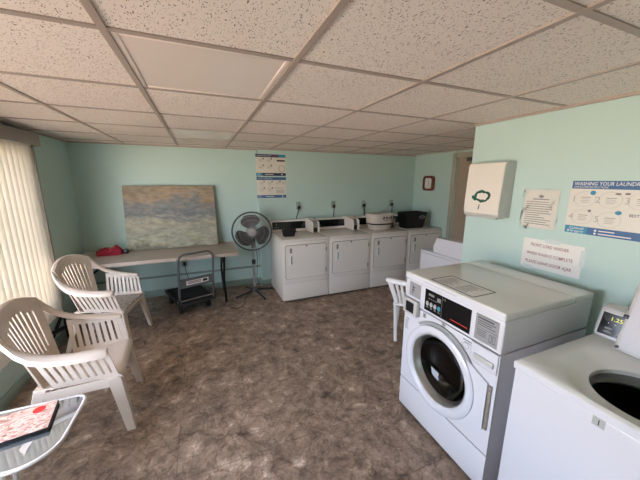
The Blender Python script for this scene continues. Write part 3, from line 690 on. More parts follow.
# ================================================================= dryers along the back wall
DW, DH, DF = 0.685, 0.885, 3.53
def make_dryer(label):
    """Local: x across, y=0 at the front face and towards the wall, z up."""
    t = thing('dryer', label, 'dryer', (0, 0, 0), 0, 'coin dryers along the back wall')
    h = DW / 2 - 0.006
    MB().box(-h, 0.012, 0.03, h, 0.70, DH - 0.03, 0.006).build('cabinet', M['almond'], t, local=True)
    MB().box(-h + 0.03, 0.04, 0.0, h - 0.03, 0.66, 0.032).build('plinth', M['seam'], t, local=True)
    MB().box(-h, 0.0, DH - 0.034, h, 0.71, DH, 0.012, 3).build('top', M['almond_top'], t, local=True)
    MB().box(-h + 0.002, 0.004, 0.278, h - 0.002, 0.016, DH - 0.037, 0.004).build('front_panel', M['almond'], t, local=True)
    MB().box(-h + 0.002, 0.004, 0.032, h - 0.002, 0.016, 0.270, 0.004).build('lower_panel', M['almond'], t, local=True)
    def rr(x0, z0, x1, z1, r, y): return [Vector((p.x, y, p.y)) for p in rrect(x0, z0, x1, z1, r, 4)]
    MB().prism(rr(-0.296, 0.338, 0.292, 0.806, 0.028, 0.0015), (0, 0.004, 0)).build('door_gap_shade', M['seam'], t, local=True)  # dark plate whose colour stands in for the shade in the gap round the door
    d = MB().prism(rr(-0.291, 0.343, 0.287, 0.801, 0.024, -0.006), (0, 0.009, 0)).build('door', M['almond'], t, local=True)
    MB().box(-0.255, -0.009, 0.535, -0.175, -0.0055, 0.665, 0.0015).build('handle_plate', M['white'], d, local=True)
    MB().box(-0.217, -0.0105, 0.545, -0.205, -0.0085, 0.655, 0.001).build('handle_slot', M['darkgrey'], d, local=True)
    MB().box(-0.235, -0.0085, 0.700, -0.205, -0.0055, 0.765, 0.002).build('badge', M['midgrey'], d, local=True)
    MB().cyl((0.0, -0.011, 0.787), (0.0, -0.005, 0.787), 0.010, 14).build('lock', M['darkgrey'], d, local=True)
    for z in (0.42, 0.72): MB().box(0.283, -0.010, z - 0.03, 0.296, 0.001, z + 0.03, 0.002).build('hinge', M['midgrey'], t, local=True)
    # console at the rear
    cx0, cx1 = -h, 0.225
    c = MB().prism([(cx0, 0.62, DH), (cx0, 0.655, DH + 0.165), (cx0, 0.71, DH + 0.170), (cx0, 0.76, DH + 0.14), (cx0, 0.76, DH)], (cx1 - cx0, 0, 0))
    c = c.build('console', M['almond'], t, local=True, smooth=False)
    def cf(x, s): # on the sloped face
        return Vector((x, 0.62 + 0.035 * s - 0.003, DH + 0.165 * s))
    MB().prism([cf(cx0 + 0.025, 0.20), cf(cx1 - 0.015, 0.20), cf(cx1 - 0.015, 0.86), cf(cx0 + 0.025, 0.86)], (0, 0.002, 0.0005)).build('control_panel', M['blackgloss'], c, local=True)
    b = MB()
    for i in range(3): b.prism([cf(cx0 + 0.05 + 0.025 * i, 0.34) + Vector((0, -0.002, 0)), cf(cx0 + 0.066 + 0.025 * i, 0.34) + Vector((0, -0.002, 0)), cf(cx0 + 0.066 + 0.025 * i, 0.42) + Vector((0, -0.002, 0)), cf(cx0 + 0.05 + 0.025 * i, 0.42) + Vector((0, -0.002, 0))], (0, 0.001, 0))
    b.prism([cf(cx0 + 0.075, 0.55) + Vector((0, -0.002, 0)), cf(cx0 + 0.10, 0.55) + Vector((0, -0.002, 0)), cf(cx0 + 0.10, 0.72) + Vector((0, -0.002, 0)), cf(cx0 + 0.075, 0.72) + Vector((0, -0.002, 0))], (0, 0.001, 0))
    b.build('indicators', M['inkgrey'], c, local=True)
    # coin meter: two fins and a recessed face
    m = MB().prism([(0.228, 0.36, DH), (0.228, 0.365, DH + 0.14), (0.228, 0.40, DH + 0.165), (0.228, 0.66, DH + 0.19), (0.228, 0.76, DH + 0.18), (0.228, 0.76, DH)], (0.014, 0, 0))
    m.prism([(0.328, 0.36, DH), (0.328, 0.365, DH + 0.14), (0.328, 0.40, DH + 0.165), (0.328, 0.66, DH + 0.19), (0.328, 0.76, DH + 0.18), (0.328, 0.76, DH)], (0.011, 0, 0))
    m.box(0.242, 0.44, DH, 0.328, 0.76, DH + 0.165)
    m = m.build('coin_meter', M['almond'], t, local=True, smooth=False)
    MB().prism([(0.243, 0.395, DH + 0.065), (0.243, 0.43, DH + 0.165), (0.243, 0.4395, DH + 0.165), (0.243, 0.4395, DH + 0.065)], (0.084, 0, 0)).build('keypad', M['midgrey'], m, local=True, smooth=False)
    MB().box(0.243, 0.41, DH + 0.004, 0.327, 0.4395, DH + 0.062).build('coin_slot', M['black'], m, local=True, smooth=False)
    b = MB()
    for i in range(3):
        for j in range(3):
            z = DH + 0.085 + 0.025 * j; y = 0.395 + 0.035 * (z - DH - 0.065) / 0.10; b.box(0.253 + 0.024 * i, y - 0.0035, z - 0.006, 0.267 + 0.024 * i, y + 0.002, z + 0.008)
    b.build('keys', M['grey'], m, local=True, smooth=False)
    return t
d0 = make_dryer('white coin dryer beside the pedestal fan, small black case on top')
d0.location = (0.92 + DW / 2, DF, 0)
for i, lab in ((1, 'white coin dryer with nothing on its top, second from the fan'), (2, 'white coin dryer with the round white tote on top'), (3, 'white coin dryer in the back corner under the black bin')):
    c = copy_tree(d0); c.location = (0.92 + DW * (i + 0.5), DF, 0); c['label'] = lab

# things on the dryers
t = thing('case', 'small black fabric case on the dryer nearest the fan', 'case', (1.09, 3.78, DH))
b = MB()
def cs_(u, v):
    a = 2 * PI * u; w = 1.0 + 0.25 * v; k_ = (abs(math.cos(a)) ** 4 + abs(math.sin(a)) ** 4) ** -0.25
    return (1.090 + 0.078 * w * k_ * math.cos(a), 3.77 + 0.05 * w * k_ * math.sin(a), DH + 0.001 + 0.095 * v + 0.012 * v * math.sin(2 * a + 0.6))
b.grid(cs_, span(0, 1, 29), span(0, 1, 6)); b.bm.faces.new([b.bm.verts.new(cs_(k / 28, 0)) for k in range(28)]); b.bm.faces.new([b.bm.verts.new(Vector(cs_(k / 28, 1)) + Vector((0, 0, -0.004))) for k in range(28)])
b.build('case_body', M['blackcloth'], t); MB().box(1.04, 3.706, DH + 0.062, 1.19, 3.722, DH + 0.085, 0.004, rot=Matrix.Rotation(0.12, 3, 'Y')).build('flap', M['blackcloth'], t)

t = thing('tote', 'round white laundry tote with a dark band on the third dryer from the fan', 'basket', (2.635, 3.85, DH))
def se(u, rx, ry, cx, cy, z, p=2.8):
    a = 2 * PI * u; k_ = (abs(math.cos(a)) ** p + abs(math.sin(a)) ** p) ** (-1 / p); return (cx + rx * k_ * math.cos(a), cy + ry * k_ * math.sin(a), z)
TC = (2.635, 3.85)
def tote(u, v):
    prof = [(0.175, 0.0), (0.19, 0.05), (0.206, 0.09), (0.214, 0.10), (0.217, 0.22), (0.212, 0.245), (0.202, 0.245), (0.196, 0.22), (0.192, 0.11), (0.18, 0.06), (0.001, 0.055)]
    r, z = prof[int(v)]; return se(u, r, r * 0.74, TC[0], TC[1], DH + 0.002 + z)
b = MB().grid(tote, span(0, 1, 49), list(range(11))); bmesh.ops.remove_doubles(b.bm, verts=b.bm.verts[:], dist=0.0005); b.build('tote_body', M['basket'], t)
b = MB().grid(lambda u, v: se(u, 0.209 + 0.011 * v, (0.209 + 0.011 * v) * 0.74, TC[0], TC[1], DH + 0.082 + 0.022 * v), span(0, 1, 49), [0, 1]).thick(0.004); b.build('band', M['black'], t)
for xo, tilt in ((0.0, 0.2), (0.115, -0.2)):
    MB().tube([(TC[0] + xo + 0.055 * math.cos(a), TC[1] - 0.167, DH + 0.205 - 0.05 * math.sin(a)) for a in span(0.1, PI - 0.1, 9)], 0.006, 8).build('handle', M['basketin'], t)
b = MB()
for xo in (-0.03, 0.02, 0.10, 0.15): b.box(TC[0] + xo - 0.010, TC[1] - 0.1655, DH + 0.18, TC[0] + xo + 0.012, TC[1] - 0.158, DH + 0.212, 0.003, rot=Matrix.Rotation(0.35, 3, 'Y'))
b.build('grip_hole', M['ink'], t)

t = thing('bin', 'black open storage bin on the dryer in the back corner', 'bin', (3.15, 3.81, DH))
bx0, bx1, by0, by1 = 2.995, 3.395, 3.64, 3.86
def bn(z, e): return [(bx0 - e, by0 - e * 0.7, z), (bx1 + e, by0 - e * 0.7, z), (bx1 + e, by1 + e * 0.4, z), (bx0 - e, by1 + e * 0.4, z)]
b = MB(); A = [b.bm.verts.new(p) for p in bn(DH + 0.002, -0.03)]; B = [b.bm.verts.new(p) for p in bn(DH + 0.262, 0.018)]; I = [b.bm.verts.new(p) for p in bn(DH + 0.262, 0.004)]; J = [b.bm.verts.new(p) for p in bn(DH + 0.02, -0.04)]
b.bm.faces.new(A[::-1]); b.bm.faces.new(J)
for P_, Q_ in ((A, B), (B, I), (I, J)):
    for i in range(4): b.bm.faces.new((P_[i], P_[(i + 1) % 4], Q_[(i + 1) % 4], Q_[i]))
bmesh.ops.bevel(b.bm, geom=[e for e in b.bm.edges], offset=0.006, segments=2, affect='EDGES')
b.build('bin_body', M['black'], t)
MB().tube([(3.30 + 0.055 * math.cos(a), by0 - 0.012, DH + 0.185 + 0.020 * math.sin(a)) for a in span(0, 2 * PI * 15 / 16, 16)], 0.005, 6, closed=True).build('handle', M['grey'], t)

# outlets with dryer cords
for i, (x, lab) in enumerate(((1.415, 'above the dryer nearest the fan'), (2.03, 'above the second dryer from the fan'), (2.61, 'left of the round white tote'), (3.195, 'above the black bin'))):
    t = thing('wall_outlet', 'wall outlet plate on the back wall ' + lab, 'outlet', (x, YBR, 1.25), 0, 'outlets over the dryers')
    MB().box(x - 0.036, YBR - 0.007, 1.19, x + 0.036, YBR, 1.31, 0.003).build('plate', M['outlet'], t)
    MB().box(x - 0.018, YBR - 0.010, 1.26, x + 0.018, YBR - 0.006, 1.295, 0.003).build('socket', M['outlet'], t)
    t = thing('power_cord', 'black power cord hanging from the outlet ' + lab, 'cord', (x, YBR - 0.02, 1.05), 0, 'dryer power cords')
    MB().box(x - 0.018, YBR - 0.045, 1.205, x + 0.018, YBR - 0.008, 1.25, 0.006).build('plug', M['black'], t)
    dx = (-0.05, 0.0, 0.02, 0.02)[i]
    MB().tube([(x, YBR - 0.03, 1.21), (x + dx * 0.1, YBR - 0.028, 1.17), (x + dx * 0.7, YBR - 0.016, 1.08), (x + dx, YBR - 0.016, 0.95)], 0.006, 8).build('cord', M['black'], t)
x = -0.30
t = thing('wall_outlet', 'wall outlet under the folding table behind the platform cart', 'outlet', (x, YB, 0.46))
MB().box(x - 0.036, YB - 0.007, 0.40, x + 0.036, YB, 0.52, 0.003).build('plate', M['outlet'], t)
t = thing('power_cord', 'black cord hanging from the outlet under the folding table', 'cord', (x, YB - 0.02, 0.3))
MB().box(x - 0.018, YB - 0.045, 0.425, x + 0.018, YB - 0.008, 0.475, 0.006).build('plug', M['black'], t)
MB().tube([(x, YB - 0.03, 0.43), (x + 0.01, YB - 0.035, 0.36), (x + 0.04, YB - 0.035, 0.2), (x + 0.06, YB - 0.05, 0.05), (x + 0.12, YB - 0.12, 0.006)], 0.0045, 8).build('cord', M['black'], t)
b = MB().tube([(0.23, 3.70, 0.006), (0.33, 3.60, 0.006), (0.42, 3.66, 0.006), (0.46, 3.86, 0.006), (0.52, 4.02, 0.006), (0.70, 4.24, 0.006), (0.78, 4.28, 0.006)], 0.004, 6)
tag(b.build('floor_cord', M['black']), 'thin black cord on the floor between the table leg and the fan', 'cord')

# ================================================================= posters on the back wall
def one(name, m, parent, draw, *args, **kw):
    b = MB(); draw(b, *args, **kw); return b.build(name, M[m], parent, smooth=False)
def back_poster(z1, z0, x0, x1, label, front):
    t = thing('poster', label, 'poster', ((x0 + x1) / 2, YBR, z0), 0, 'laundry instruction posters on the back wall')
    W_, H_ = x1 - x0, z1 - z0; pl = Pl((x0, YBR - 0.001, z1), *XB); bc_ = 'navy' if front else 'blue'
    one('sheet', 'paper', t, pl.rect, 0, 0, W_, H_, 0, 0.001)
    hb = one('banner', bc_, t, pl.rect, 0, 0, W_ - 0.11, 0.042, 0.0012)
    fb = one('banner', bc_, t, pl.rect, 0.10, H_ - 0.042, W_, H_, 0.0012)
    one('banner_end', 'teal' if front else 'blue', t, pl.rect, W_ - 0.11, 0.0, W_, 0.042, 0.0012)
    lb = one('logo_block', 'teal' if front else 'blue', t, pl.rect, 0.0, H_ - 0.042, 0.10, H_, 0.0012)
    one('lettering', 'white', hb, pl.text, 'WASHING YOUR LAUNDRY' if front else 'DRYING YOUR LAUNDRY', 0.015, 0.029, 0.017, 0.0026, width=0.22)
    one('lettering', 'white', lb, pl.text, 'Caldwell', 0.012, H_ - 0.024, 0.011, 0.0026)
    one('lettering', 'white', lb, pl.text, '&Gregory', 0.012, H_ - 0.009, 0.011, 0.0026)
    one('web_line', 'white', fb, pl.rect, 0.13, H_ - 0.026, 0.26, H_ - 0.018, 0.0022)
    one('mark', 'white', fb, pl.disc, W_ - 0.06, H_ - 0.020, 0.010, 0.010, 0.0022)
    if front:
        one('accent_lettering', 'pink', hb, pl.text, 'FRONT LOAD', 0.25, 0.029, 0.017, 0.0028, width=0.075)
        one('dark_bar', 'ink', t, pl.rect, W_ - 0.135, 0.078, W_ - 0.01, 0.100, 0.0012)
        one('door_drawing', 'inkgrey', t, pl.ring, W_ - 0.06, 0.205, 0.050, 0.050, 0.006, 0.0012)
    spots = [(0.08, 0.085), (0.20, 0.085), (0.08, 0.18), (0.20, 0.18)] + ([] if front else [(0.32, 0.085), (0.405, 0.085)])
    for i, (x, y) in enumerate(spots):
        rg = one('step_diagram', 'faint', t, pl.ring, x, y, 0.044 if x < 0.4 else 0.036, 0.034, 0.002, 0.0012)
        for k in range(3): one('print', 'inkgrey', rg, pl.rect, x - 0.025, y - 0.008 + 0.010 * k, x + 0.028 - 0.008 * k, y - 0.005 + 0.010 * k, 0.0012)
        if i < 5: one('icon', 'ink', rg, pl.disc, x + 0.032, y - 0.022, 0.010, 0.010, 0.0022)
    if not front:
        one('heading', 'ink', t, pl.text, 'BEST PRACTICES', 0.27, 0.165, 0.012, 0.0014, width=0.13)
        for k in range(3): one('print', 'inkgrey', t, pl.rect, 0.29, 0.19 + 0.02 * k, 0.42, 0.196 + 0.02 * k, 0.0012)
back_poster(2.022, 1.712, 0.770, 1.220, 'upper of two instruction posters on the back wall, dark and teal banner', True)
back_poster(1.692, 1.385, 0.773, 1.222, 'lower of two instruction posters on the back wall, blue banners', False)

# ================================================================= clock, closer
t = thing('wall_clock', 'square rounded red-brown wall clock beside the far door', 'clock', (XF, 3.93, 1.60))
cy, cz = 3.93, 1.605
fr_o = [Vector((XF - 0.04, p.x, p.y)) for p in rrect(cy - 0.125, cz - 0.125, cy + 0.125, cz + 0.125, 0.055, 6)]
b = MB(); fi = [Vector((XF - 0.045, p.x, p.y)) for p in rrect(cy - 0.088, cz - 0.088, cy + 0.088, cz + 0.088, 0.035, 6)]
n_ = len(fr_o); A = [b.bm.verts.new(p) for p in fr_o]; B = [b.bm.verts.new(p) for p in fi]; A2 = [b.bm.verts.new(Vector((XF, p.y, p.z))) for p in fr_o]; B2 = [b.bm.verts.new(Vector((XF - 0.02, p.y, p.z))) for p in fi]
for i in range(n_):
    j = (i + 1) % n_; b.bm.faces.new((A[i], A[j], B[j], B[i])); b.bm.faces.new((A2[i], A2[j], A[j], A[i])); b.bm.faces.new((B[i], B[j], B2[j], B2[i]))
b.build('clock_frame', M['wood'], t)
MB().box(XF - 0.024, cy - 0.090, cz - 0.090, XF - 0.018, cy + 0.090, cz + 0.090).build('dial', M['white'], t)
pl = Pl((XF - 0.025, cy, cz), *XR); b = MB()
for k in range(12):
    a = 2 * PI * k / 12; pl.text(b, str(12 if k == 0 else k), 0.066 * math.sin(a), -0.066 * math.cos(a) + 0.008, 0.016, 0.0, 'CENTER')
b.build('numerals', M['ink'], t, smooth=False)
b = MB()
for a, L_, w_ in ((math.radians(-8), 0.055, 0.005), (math.radians(165), 0.040, 0.007)):
    q = Vector((math.sin(a), -math.cos(a))); o_ = Vector((q.y, -q.x)) * w_ / 2; pl.poly(b, [tuple(-q * 0.012 + o_), tuple(-q * 0.012 - o_), tuple(q * L_ - o_), tuple(q * L_ + o_)], 0.001)
b.build('hands', M['ink'], t, smooth=False)
t = thing('door_closer', 'small dark door closer at the top of the far door', 'door closer', (XF, 3.05, 1.95))
MB().box(XF - 0.045, 2.98, 1.935, XF + 0.028, 3.18, 1.985, 0.006).build('closer_body', M['darkgrey'], t)
MB().tube([(XF - 0.03, 3.03, 1.99), (XF - 0.14, 2.93, 2.0), (XF - 0.02, 2.80, 2.02)], 0.008, 6).build('closer_arm', M['darkmetal'], t)

# ================================================================= right wall: dispenser, sleeve, sign, poster
t = thing('towel_dispenser', 'white metal paper towel dispenser with a green emblem on the right wall', 'towel dispenser', (XRW, 1.56, 1.37))
y0, y1, z0, z1 = 1.405, 1.705, 1.385, 1.785
MB().prism([(XRW - 0.001, y0, z0), (XRW - 0.115, y0, z0), (XRW - 0.125, y0, z0 + 0.05), (XRW - 0.110, y0, z1 - 0.02), (XRW - 0.09, y0, z1), (XRW - 0.001, y0, z1)], (0, y1 - y0, 0)).build('housing', M['dispside'], t, smooth=False)
b = MB().prism([(XRW - 0.117, y0 + 0.004, z0 + 0.012), (XRW - 0.128, y0 + 0.004, z0 + 0.055), (XRW - 0.116, y0 + 0.004, z1 - 0.025), (XRW - 0.106, y0 + 0.004, z1 - 0.006), (XRW - 0.1, y0 + 0.004, z1 - 0.03), (XRW - 0.11, y0 + 0.004, z0 + 0.03)], (0, y1 - y0 - 0.008, 0))
fc = b.build('front_cover', M['dispenser'], t)
MB().box(XRW - 0.118, y0 + 0.02, z0 - 0.012, XRW - 0.03, y1 - 0.02, z0 + 0.001, 0.004).build('towel_mouth', M['dispside'], t)
MB().cyl((XRW - 0.10, y1 - 0.03, z0 - 0.014), (XRW - 0.10, y1 - 0.03, z0 - 0.004), 0.010, 12).cyl((XRW - 0.10, y0 + 0.03, z0 - 0.014), (XRW - 0.10, y0 + 0.03, z0 - 0.004), 0.010, 12).build('catch', M['darkgrey'], t)
ul = Vector((0.012, 0, z1 - 0.025 - z0 - 0.055)).normalized()
pl = Pl((XRW - 0.1285, y1, z0 + 0.055), (0, -1, 0), ul, Vector((-ul.z, 0, ul.x)))
ex, ez = 0.155, -0.095
b = MB()
for k in range(22):
    a = 2 * PI * k / 22; rr_ = 0.043 + random.uniform(-0.004, 0.004); pl.disc(b, ex + 1.35 * rr_ * math.cos(a), ez + 0.85 * rr_ * math.sin(a), random.uniform(0.008, 0.016), random.uniform(0.007, 0.013), 0.0, n=9)
b.build('emblem', M['greendark'], fc, smooth=False)
b = MB()
for k in range(7): pl.disc(b, ex - 0.062 + random.uniform(-0.016, 0.012), ez + 0.006 + random.uniform(-0.02, 0.02), 0.012, 0.010, 0.0008, n=9)
b.build('emblem_leaf', M['green'], fc, smooth=False)
b = MB(); pl.poly(b, [(ex - 0.018, ez + 0.062), (ex - 0.012, ez + 0.062), (ex - 0.016, ez + 0.10), (ex - 0.024, ez + 0.10)], 0); b.build('key_slot', M['ink'], fc, smooth=False)

t = thing('notice', 'typed notice in a wrinkled clear plastic sleeve on the right wall', 'notice', (XRW, 1.20, 1.32))
pl = Pl((XRW - 0.0012, 1.318, 1.600), *XR)
b = MB(); pl.rect(b, 0.008, 0.006, 0.214, 0.262, 0, 0.0008); b.build('sheet', M['paper'], t, smooth=False)
random.seed(5)
for k in range(11): one('print', 'inkgrey', t, pl.rect, 0.02, 0.085 + 0.0148 * k, 0.02 + random.uniform(0.09, 0.17), 0.0895 + 0.0148 * k, 0.001)
one('mark', 'inkgrey', t, pl.disc, 0.11, 0.05, 0.014, 0.010, 0.001)
one('heading', 'inkgrey', t, pl.rect, 0.06, 0.066, 0.16, 0.072, 0.001)
b = MB()
random.seed(11)
def slv(u, v): return pl.p(-0.004 + 0.232 * u, -0.004 + 0.28 * v, 0.004 + 0.004 * math.sin(9 * u + 5 * v) * math.sin(7 * v + 3 * u) + 0.003)
b.grid(slv, span(0, 1, 21), span(0, 1, 25)); b.build('plastic_sleeve', M['film'], t)

t = thing('sign', 'white sign asking to leave the washer door ajar, red letters, right wall', 'sign', (XRW, 1.10, 1.06))
pl = Pl((XRW - 0.0012, 1.277, 1.262), *XR)
b = MB(); pl.rect(b, 0, 0.0, 0.352, 0.200, 0, 0.001); b.build('sheet', M['white'], t, smooth=False)
for s_, x, y, wd in (('FRONT LOAD WASHER', 0.050, 0.050, 0.225), ('WHEN WASH IS COMPLETE', 0.030, 0.110, 0.275), ('PLEASE LEAVE DOOR AJAR', 0.030, 0.168, 0.275)):
    one('lettering', 'maroon', t, pl.text, s_, x, y, 0.022, 0.0014, 'LEFT', width=wd, bold=0.004)
one('tape', 'tape', t, pl.rect, 0.135, -0.012, 0.225, 0.014, 0.0016)
one('tape', 'tape', t, pl.rect, 0.338, 0.02, 0.364, 0.125, 0.0016)
one('tape', 'tape', t, pl.rect, 0.02, 0.185, 0.075, 0.215, 0.0016)

t = thing('poster', 'blue-bannered washing instruction poster on the right wall', 'poster', (XRW, 0.83, 1.34))
PW, PH = 0.46, 0.312; pl = Pl((XRW - 0.0012, 1.049, 1.653), *XR)
b = MB(); pl.rect(b, 0, 0, PW, PH, 0, 0.001); b.build('sheet', M['paper'], t, smooth=False)
hb = one('banner', 'blue', t, pl.rect, 0.004, 0, PW, 0.046, 0.0012)
fb = one('banner', 'blue', t, pl.rect, 0.115, PH - 0.044, PW, PH, 0.0012)
lb = one('logo_block', 'teal', t, pl.rect, 0.004, PH - 0.044, 0.115, PH, 0.0012)
one('lettering', 'white', hb, pl.text, 'WASHING YOUR LAUNDRY', 0.014, 0.026, 0.020, 0.0022, width=0.300, shear=0.1, bold=0.006)
one('lettering', 'white', hb, pl.text, 'STEP-BY-STEP INSTRUCTIONS', 0.014, 0.041, 0.010, 0.0022, width=0.16)
one('lettering', 'white', lb, pl.text, 'Caldwell', 0.026, PH - 0.024, 0.015, 0.0022, shear=0.1, bold=0.004)
one('lettering', 'white', lb, pl.text, '&Gregory', 0.016, PH - 0.007, 0.015, 0.0022, shear=0.1, bold=0.004)
for y, x2 in ((0.015, 0.24), (0.032, 0.31)):
    one('mark', 'white', fb, pl.disc, 0.155, PH - 0.044 + y, 0.006, 0.006, 0.0022)
    one('web_line', 'white', fb, pl.rect, 0.17, PH - 0.047 + y, x2, PH - 0.041 + y, 0.0022)
for n_, x, y in (('1', 0.06, 0.105), ('2', 0.175, 0.105), ('3', 0.30, 0.105), ('4', 0.06, 0.21), ('5', 0.185, 0.215)):
    rg = one('step_diagram', 'faint', t, pl.ring, x + 0.018, y, 0.052, 0.044, 0.0012, 0.0012)
    one('step_number', 'faint', rg, pl.text, n_, x - 0.048, y + 0.018, 0.036, 0.0014)
    for k in range(4): one('print', 'inkgrey' if k == 0 else 'faint', rg, pl.rect, x, y - 0.012 + 0.010 * k, x + 0.045 - 0.006 * (k % 2), y - 0.009 + 0.010 * k, 0.0014)
one('icon', 'teal', t, pl.disc, 0.112, 0.068, 0.013, 0.013, 0.002)
one('icon', 'teal', t, pl.disc, 0.238, 0.172, 0.014, 0.011, 0.002)
one('icon', 'inkgrey', t, pl.disc, 0.110, 0.172, 0.008, 0.008, 0.002)
one('icon', 'inkgrey', t, pl.disc, 0.222, 0.070, 0.013, 0.006, 0.002)
one('icon', 'inkgrey', t, pl.disc, 0.260, 0.068, 0.012, 0.006, 0.002)
one('heading', 'ink', t, pl.text, 'BEST PRACTICES', 0.282, 0.188, 0.015, 0.0014, width=0.14, bold=0.004)
one('dark_block', 'inkgrey', t, pl.rect, 0.335, 0.13, 0.40, 0.145, 0.0012)

# ================================================================= front-load washer
FLX0, FLX1, FLY0, FLY1, FLZ = 1.265, 1.98, 0.792, 1.487, 1.05
t = thing('front_load_washer', 'white front-load coin washer with a round dark glass door', 'washer', ((FLX0 + FLX1) / 2, (FLY0 + FLY1) / 2, 0))
dcy, dcz, dr = 1.155, 0.515, 0.205
# cabinet: sides, back, and a front sheet with a round hole
b = MB().box(FLX0 + 0.012, FLY0, 0.02, FLX1, FLY0 + 0.012, 0.828, 0.004).box(FLX0 + 0.012, FLY1 - 0.012, 0.02, FLX1, FLY1, 0.828, 0.004).box(FLX1 - 0.012, FLY0 + 0.012, 0.02, FLX1, FLY1 - 0.012, 0.828).box(FLX0 + 0.03, FLY0 + 0.012, 0.02, FLX1 - 0.012, FLY1 - 0.012, 0.032)
b.build('cabinet', M['enamel'], t)
b = MB(); n_ = 64
def rect_ray(a, z0, z1):
    c_, s_ = math.cos(a), math.sin(a); ks = []
    if c_ > 1e-6: ks.append((FLY1 - dcy) / c_)
    if c_ < -1e-6: ks.append((FLY0 - dcy) / c_)
    if s_ > 1e-6: ks.append((z1 - dcz) / s_)
    if s_ < -1e-6: ks.append((z0 - dcz) / s_)
    k_ = min(ks); return dcy + k_ * c_, dcz + k_ * s_
angs = sorted(set([2 * PI * k / n_ for k in range(n_)] + [math.atan2(z - dcz, y - dcy) % (2 * PI) for y in (FLY0, FLY1) for z in (0.252, 0.828)]))
rings = []
for a in angs:
    y, z = rect_ray(a, 0.252, 0.828); yi, zi = dcy + 0.235 * math.cos(a), dcz + 0.235 * math.sin(a)
    rings.append([b.bm.verts.new(p) for p in ((FLX0 + 0.012, y, z), (FLX0, y, z), (FLX0, yi, zi), (FLX0 + 0.10, yi, zi))])
for i in range(len(rings)):
    A, B = rings[i], rings[(i + 1) % len(rings)]
    for k in range(3): b.bm.faces.new((A[k], B[k], B[k + 1], A[k + 1]))
b.build('front_panel', M['enamel'], t)
MB().box(FLX0 - 0.001, FLY0, 0.03, FLX0 + 0.012, FLY1, 0.244, 0.004).build('lower_panel', M['enamel'], t)
MB().box(FLX0 + 0.003, FLY0 + 0.004, 0.244, FLX0 + 0.012, FLY1 - 0.004, 0.252).build('panel_gap', M['seam'], t)
MB().box(FLX0 + 0.02, FLY0 + 0.01, 0.0, FLX1 - 0.02, FLY1 - 0.01, 0.03).build('plinth', M['black'], t)
# upper control section and worktop
MB().box(FLX0 - 0.004, FLY0 - 0.001, 0.834, FLX1, FLY1 + 0.001, 1.006, 0.008, 3).build('control_section', M['enamel'], t)
MB().box(FLX0 - 0.012, FLY0 - 0.004, 1.008, 1.800, FLY1 + 0.004, FLZ, 0.010, 3).build('worktop', M['enamel_top'], t)
MB().box(1.803, FLY0 - 0.004, 1.008, FLX1 - 0.01, FLY1 + 0.004, FLZ - 0.001, 0.006, 2).build('rear_cover', M['enamel_top'], t)
MB().box(FLX0 - 0.0135, FLY0 + 0.004, 1.012, FLX0 - 0.0115, FLY1 - 0.004, 1.040).build('worktop_edge', M['enamel'], t)
# drum and door
b = MB().lathe([(0.225, 0.012), (0.215, 0.10), (0.20, 0.13), (0.255, 0.135), (0.26, 0.50), (0.0, 0.52)], (FLX0, dcy, dcz), (1, 0, 0), 48); b.build('drum', M['drum'], t, keepn=True)
dd = MB().lathe([(0.202, -0.004), (0.210, -0.012), (0.218, -0.022), (0.232, -0.031), (0.252, -0.031), (0.266, -0.022), (0.270, 0.0), (0.202, 0.0), (0.202, -0.004)], (FLX0 - 0.001, dcy, dcz), (1, 0, 0), 72)
dd = dd.build('door', M['enamel'], t)
MB().lathe([(0.2015, -0.003), (0.2095, -0.0125), (0.201, -0.004), (0.191, 0.022), (0.186, 0.036), (0.192, 0.040), (0.2015, 0.0)], (FLX0 - 0.001, dcy, dcz), (1, 0, 0), 64).build('inner_ring', M['chrome'], dd)
MB().lathe([(0.0, 0.105), (0.08, 0.100), (0.14, 0.082), (0.17, 0.056), (0.186, 0.032), (0.191, 0.034), (0.175, 0.060), (0.144, 0.088), (0.08, 0.106), (0.0, 0.111)], (FLX0, dcy, dcz), (1, 0, 0), 56).build('door_glass', M['doorglass'], dd)
MB().lathe([(0.214, 0.036), (0.210, 0.062), (0.192, 0.067), (0.188, 0.08), (0.198, 0.10), (0.185, 0.115), (0.20, 0.13)], (FLX0, dcy, dcz), (1, 0, 0), 56).build('gasket', M['black'], t)
# door side plate running to the latch
b = MB().prism([(FLX0 - 0.016, 0.962, 0.715), (FLX0 - 0.014, 0.828, 0.655), (FLX0 - 0.014, 0.828, 0.388), (FLX0 - 0.016, 0.975, 0.335), (FLX0 - 0.016, 0.91, 0.45), (FLX0 - 0.016, 0.91, 0.60)], (0.014, 0, 0)); b.build('door_side', M['enamel'], dd, smooth=False)
MB().box(FLX0 - 0.010, 0.808, 0.395, FLX0 + 0.002, 0.825, 0.650, 0.003).build('latch_strip', M['latch'], t)
# grey arc above the door
b = MB()
A_ = span(math.radians(14), math.radians(128), 31)
for i in range(30):
    q = [(r, a) for r, a in ((0.274, A_[i]), (0.274, A_[i + 1]), (0.292, A_[i + 1]), (0.292, A_[i]))]
    b.prism([(FLX0 - 0.013, dcy - r * math.cos(a), dcz + r * math.sin(a)) for r, a in q], (0.012, 0, 0))
b.build('arc_trim', M['labelgrey'], t)
